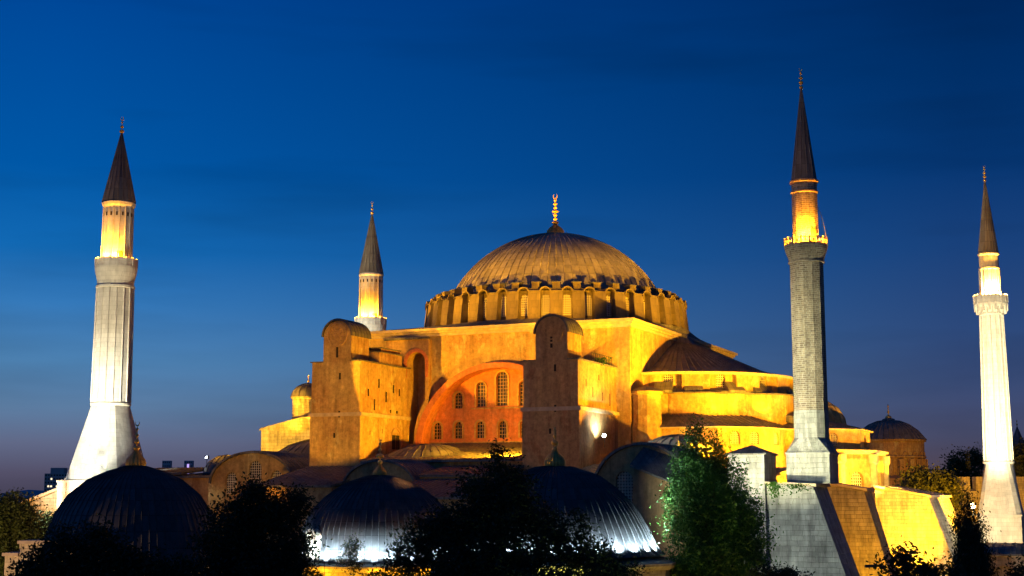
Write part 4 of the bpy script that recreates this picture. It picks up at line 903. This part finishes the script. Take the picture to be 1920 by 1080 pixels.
# floodlighting and an added fill (local axes of the basilica)
YEL = (1, .47, .008)
lspot('flood_right_tower', (17.75, -27.95, 25.9), (16.35, -27.9, 27.6), 1900, WHT, 150, .9, .08)
lspot('flood_tympanum', (7.6, -31.5, 23.9), (-3, -21, 30), 13000, SOD, 140, .6)
lspot('flood_left_tower_side', (7.5, -32.6, 23.6), (-13, -27, 31), 32000, SOD, 60, .6)
lspot('flood_left_tower_front', (4, -70, 18.5), (-16.5, -33, 31), 75000, SOD, 23, .3)
lspot('fill_right_tower_front', (22, -90, 19.5), (13, -33, 31), 16000, (1, .42, .1), 26, .7)  # added weak orange fill against the blue sky tint, not a real flood
lspot('flood_south_middle', (-31, -85, 12), (.4, -25, 39.6), 540000, SOD, 17.5, .12)
lspot('flood_dome_left', (-80, -46, 8), (-14, -3, 46), 1100000, SOD, 22, .4)
lspot('flood_dome_right', (84, -52, 6), (13, -8, 46), 800000, SOD, 18, .4)
lspot('flood_dome_front', (-15.9, -30.5, 41), (-4, -10, 50), 36000, SOD, 60, .7)
lspot('flood_dome_front', (12.9, -30.5, 40.2), (2, -10, 50), 30000, SOD, 60, .7)
lspot('flood_right_tower_side', (33, -32, 23), (16, -24, 32), 75000, YEL, 66, .6)
lspot('flood_east_corner', (46, -32, 20.6), (19, -12, 35), 115000, YEL, 75, .5)
lspot('flood_west_shoulder', (-14.3, -25, 37.8), (-17.5, -20, 39), 900, SOD, 120, .5)
lspot('flood_east_tier', (50, -20, 19), (28, -6, 30), 36000, YEL, 95, .5)
for a_ in (-82, -58, -36, -14, 8): lspot('tier_flood', (EC + 17.3 * math.cos(R(a_)), 17.3 * math.sin(R(a_)), 29.3), (EC + 15 * math.cos(R(a_ + 8)), 15 * math.sin(R(a_ + 8)), 32.5), 1000, YEL, 140, .6, .08)
for p_ in ((46.6, -9.2, 20.4), (47.5, -2, 20.2), (40, -14, 20)): lspot('apse_flood', p_, (p_[0] - 5, p_[1] + 3, 21), 2600, (1, .62, .12), 120, .6, .08)
lspot('flood_apse', (54, -18, 9), (40, -6, 22), 55000, YEL, 90, .5)
lspot('flood_north_east', (64, 2, 14), (20, 16, 38), 120000, YEL, 60, .5)
lspot('flood_buttress', (60, -24, 3), (50, -7, 13), 30000, (1, .55, .12), 110, .5)
lspot('flood_buttress_gap', (51, -38, 4), (46, -28, 14), 16000, SOD, 100, .5)
lspot('flood_minaret_base', (26, -74, 17), (44, -45, 20), 27000, (.9, 1, .86), 56, .6)
lspot('flood_minaret_shaft', (36, -74, 9), (45, -43.5, 30), 130000, (1, .95, .6), 36, .8)
lspot('flood_buttress_end', (68, -14, 10), (55, -5, 15), 9000, COOL, 80, .6)
lspot('flood_west_turret', (-44, -24, 23), (-38, -6, 30), 30000, (1, .55, .04), 90, .5)
lspot('flood_west_domes', (-41, -30, 27.5), (-28, -20, 24.5), 5500, SOD, 90, .6)
lspot('flood_west_roof', (-45, -27, 23.3), (-43, -28, 22), 350, (1, 1, .9), 150, .6)
lspot('flood_west_vault', (-16, -58, 17), (-26, -33, 22), 9000, SOD, 50, .6)
spot('flood_front_tree', (9, 70, 6), (1.5, 78, 18), 1500, (.9, 1, .4), 50, .6)
lspot('flood_small_dome', (21, -38, 26), (26.7, -28, 24.6), 3200, WHT, 50, .6)
spot('flood_white_minaret_low', (-52, 140, 12), (-48.5, 170, 25), 125000, (1, .98, .8), 42, .7)
spot('flood_white_minaret_high', (-54, 136, 8), (-48, 170, 38), 150000, (1, .80, .46), 31, .8)
spot('flood_far_minaret', (-30, 205, 38), (-22.2, 222, 44), 20000, (1, 1, .8), 30, .8)
spot('flood_slender_minaret', (52, 156, 10), (64.5, 190, 33), 290000, (1, .84, .48), 32, .6)
spot('flood_slender_minaret_foot', (56, 166, 12), (64.5, 190, 18), 28000, (1, .85, .5), 70, .6)
lspot('flood_cone_left', (-44, -70, 30), (-37.2, -49.4, 58), 20000, SOD, 26, .6)
lspot('flood_cone_far', (-44, -16, 40), (-35, 8.5, 58), 26000, (1, .7, .3), 26, .6)
lspot('flood_cone_right', (50, -10, 38), (57.4, 14.6, 56), 26000, SOD, 26, .6)
lspot('flood_cone_brick', (40, -66, 40), (45.1, -43.4, 56), 5000, SOD, 26, .6)
for (x, y, z, r, W_) in ((-47.9, 170, 47.2, 1.8, 2600), (-22.24, 222, 46.4, 1.84, 2600), (29.78, 142, 44.6, 1.33, 1900), (64.53, 190, 45.5, 1.3, 8000)):
    for da in (-118, -75):
        a = R(da); point('balcony_light', (x + (r + .5) * math.cos(a), y + (r + .5) * math.sin(a), z), W_ * 2.6, (1, .36, .01) if x < 60 else (1, .46, .05), .06)
# white lamps round the tomb domes
for k in range(14): a_ = R(-160 + 12 * k); spot('tomb_light', (-10.87 + 6.95 * math.cos(a_), 118 + 6.95 * math.sin(a_), 13.95), (-10.87 + 6.0 * math.cos(a_), 118 + 6.0 * math.sin(a_), 14.9), 1200, COOL, 150, .5, .2)
for k in range(12): a_ = R(-140 + 12 * k); spot('tomb_light', (2.9 + 7.1 * math.cos(a_), 97 + 7.1 * math.sin(a_), 15.3), (2.9 + 6.3 * math.cos(a_), 97 + 6.3 * math.sin(a_), 16.2), 1500, COOL, 150, .5, .2)
for x, y, z in ((2.9, 97, 21.5), (-10.87, 118, 21.2), (-25.46, 97, 21.5)):
    for d_ in (-9, 9): spot('added_finial_light', (x + d_, y - 2.5, z - 3), (x, y, z), 700, SOD, 14, .5)  # added sodium spots hung in the air, without fittings, to gild the bulbs
for a_ in (-115, -85, -60): point('tomb_wall_light', (-10.87 + 9.4 * math.cos(R(a_)), 118 + 9.4 * math.sin(R(a_)), 11.8), 900, SOD, .06)
spot('flood_green_tree', (-1, 86, 9), (10.5, 94.5, 20), 11000, (.95, 1, .25), 42, .6)
spot('flood_green_tree_low', (9, 84, 5), (12.5, 93, 13), 2500, (1, .6, .1), 60, .6)
spot('flood_olive_tree', (-44, 92, 9), (-36.5, 110, 16), 9000, (1, .75, .2), 50, .6)
spot('flood_left_wall', (-33, 84, 8), (-31, 90, 13), 5200, (1, .6, .3), 90, .6)
spot('flood_outbuilding', (-50, 158, 6), (-54, 169, 15), 40000, (1, .4, .01), 60, .6)
spot('flood_lodge', (50, 140, 7), (53, 147, 11), 900, SOD, 110, .6)
spot('flood_old_church', (86, 290, 16), (88, 322, 26), 16000, SOD, 50, .6)
spot('flood_far_trees', (76, 236, 14), (80, 265, 21), 50000, SOD, 100, .6)
spot('flood_right_trees', (104, 270, 14), (108, 300, 22), 26000, SOD, 80, .6)
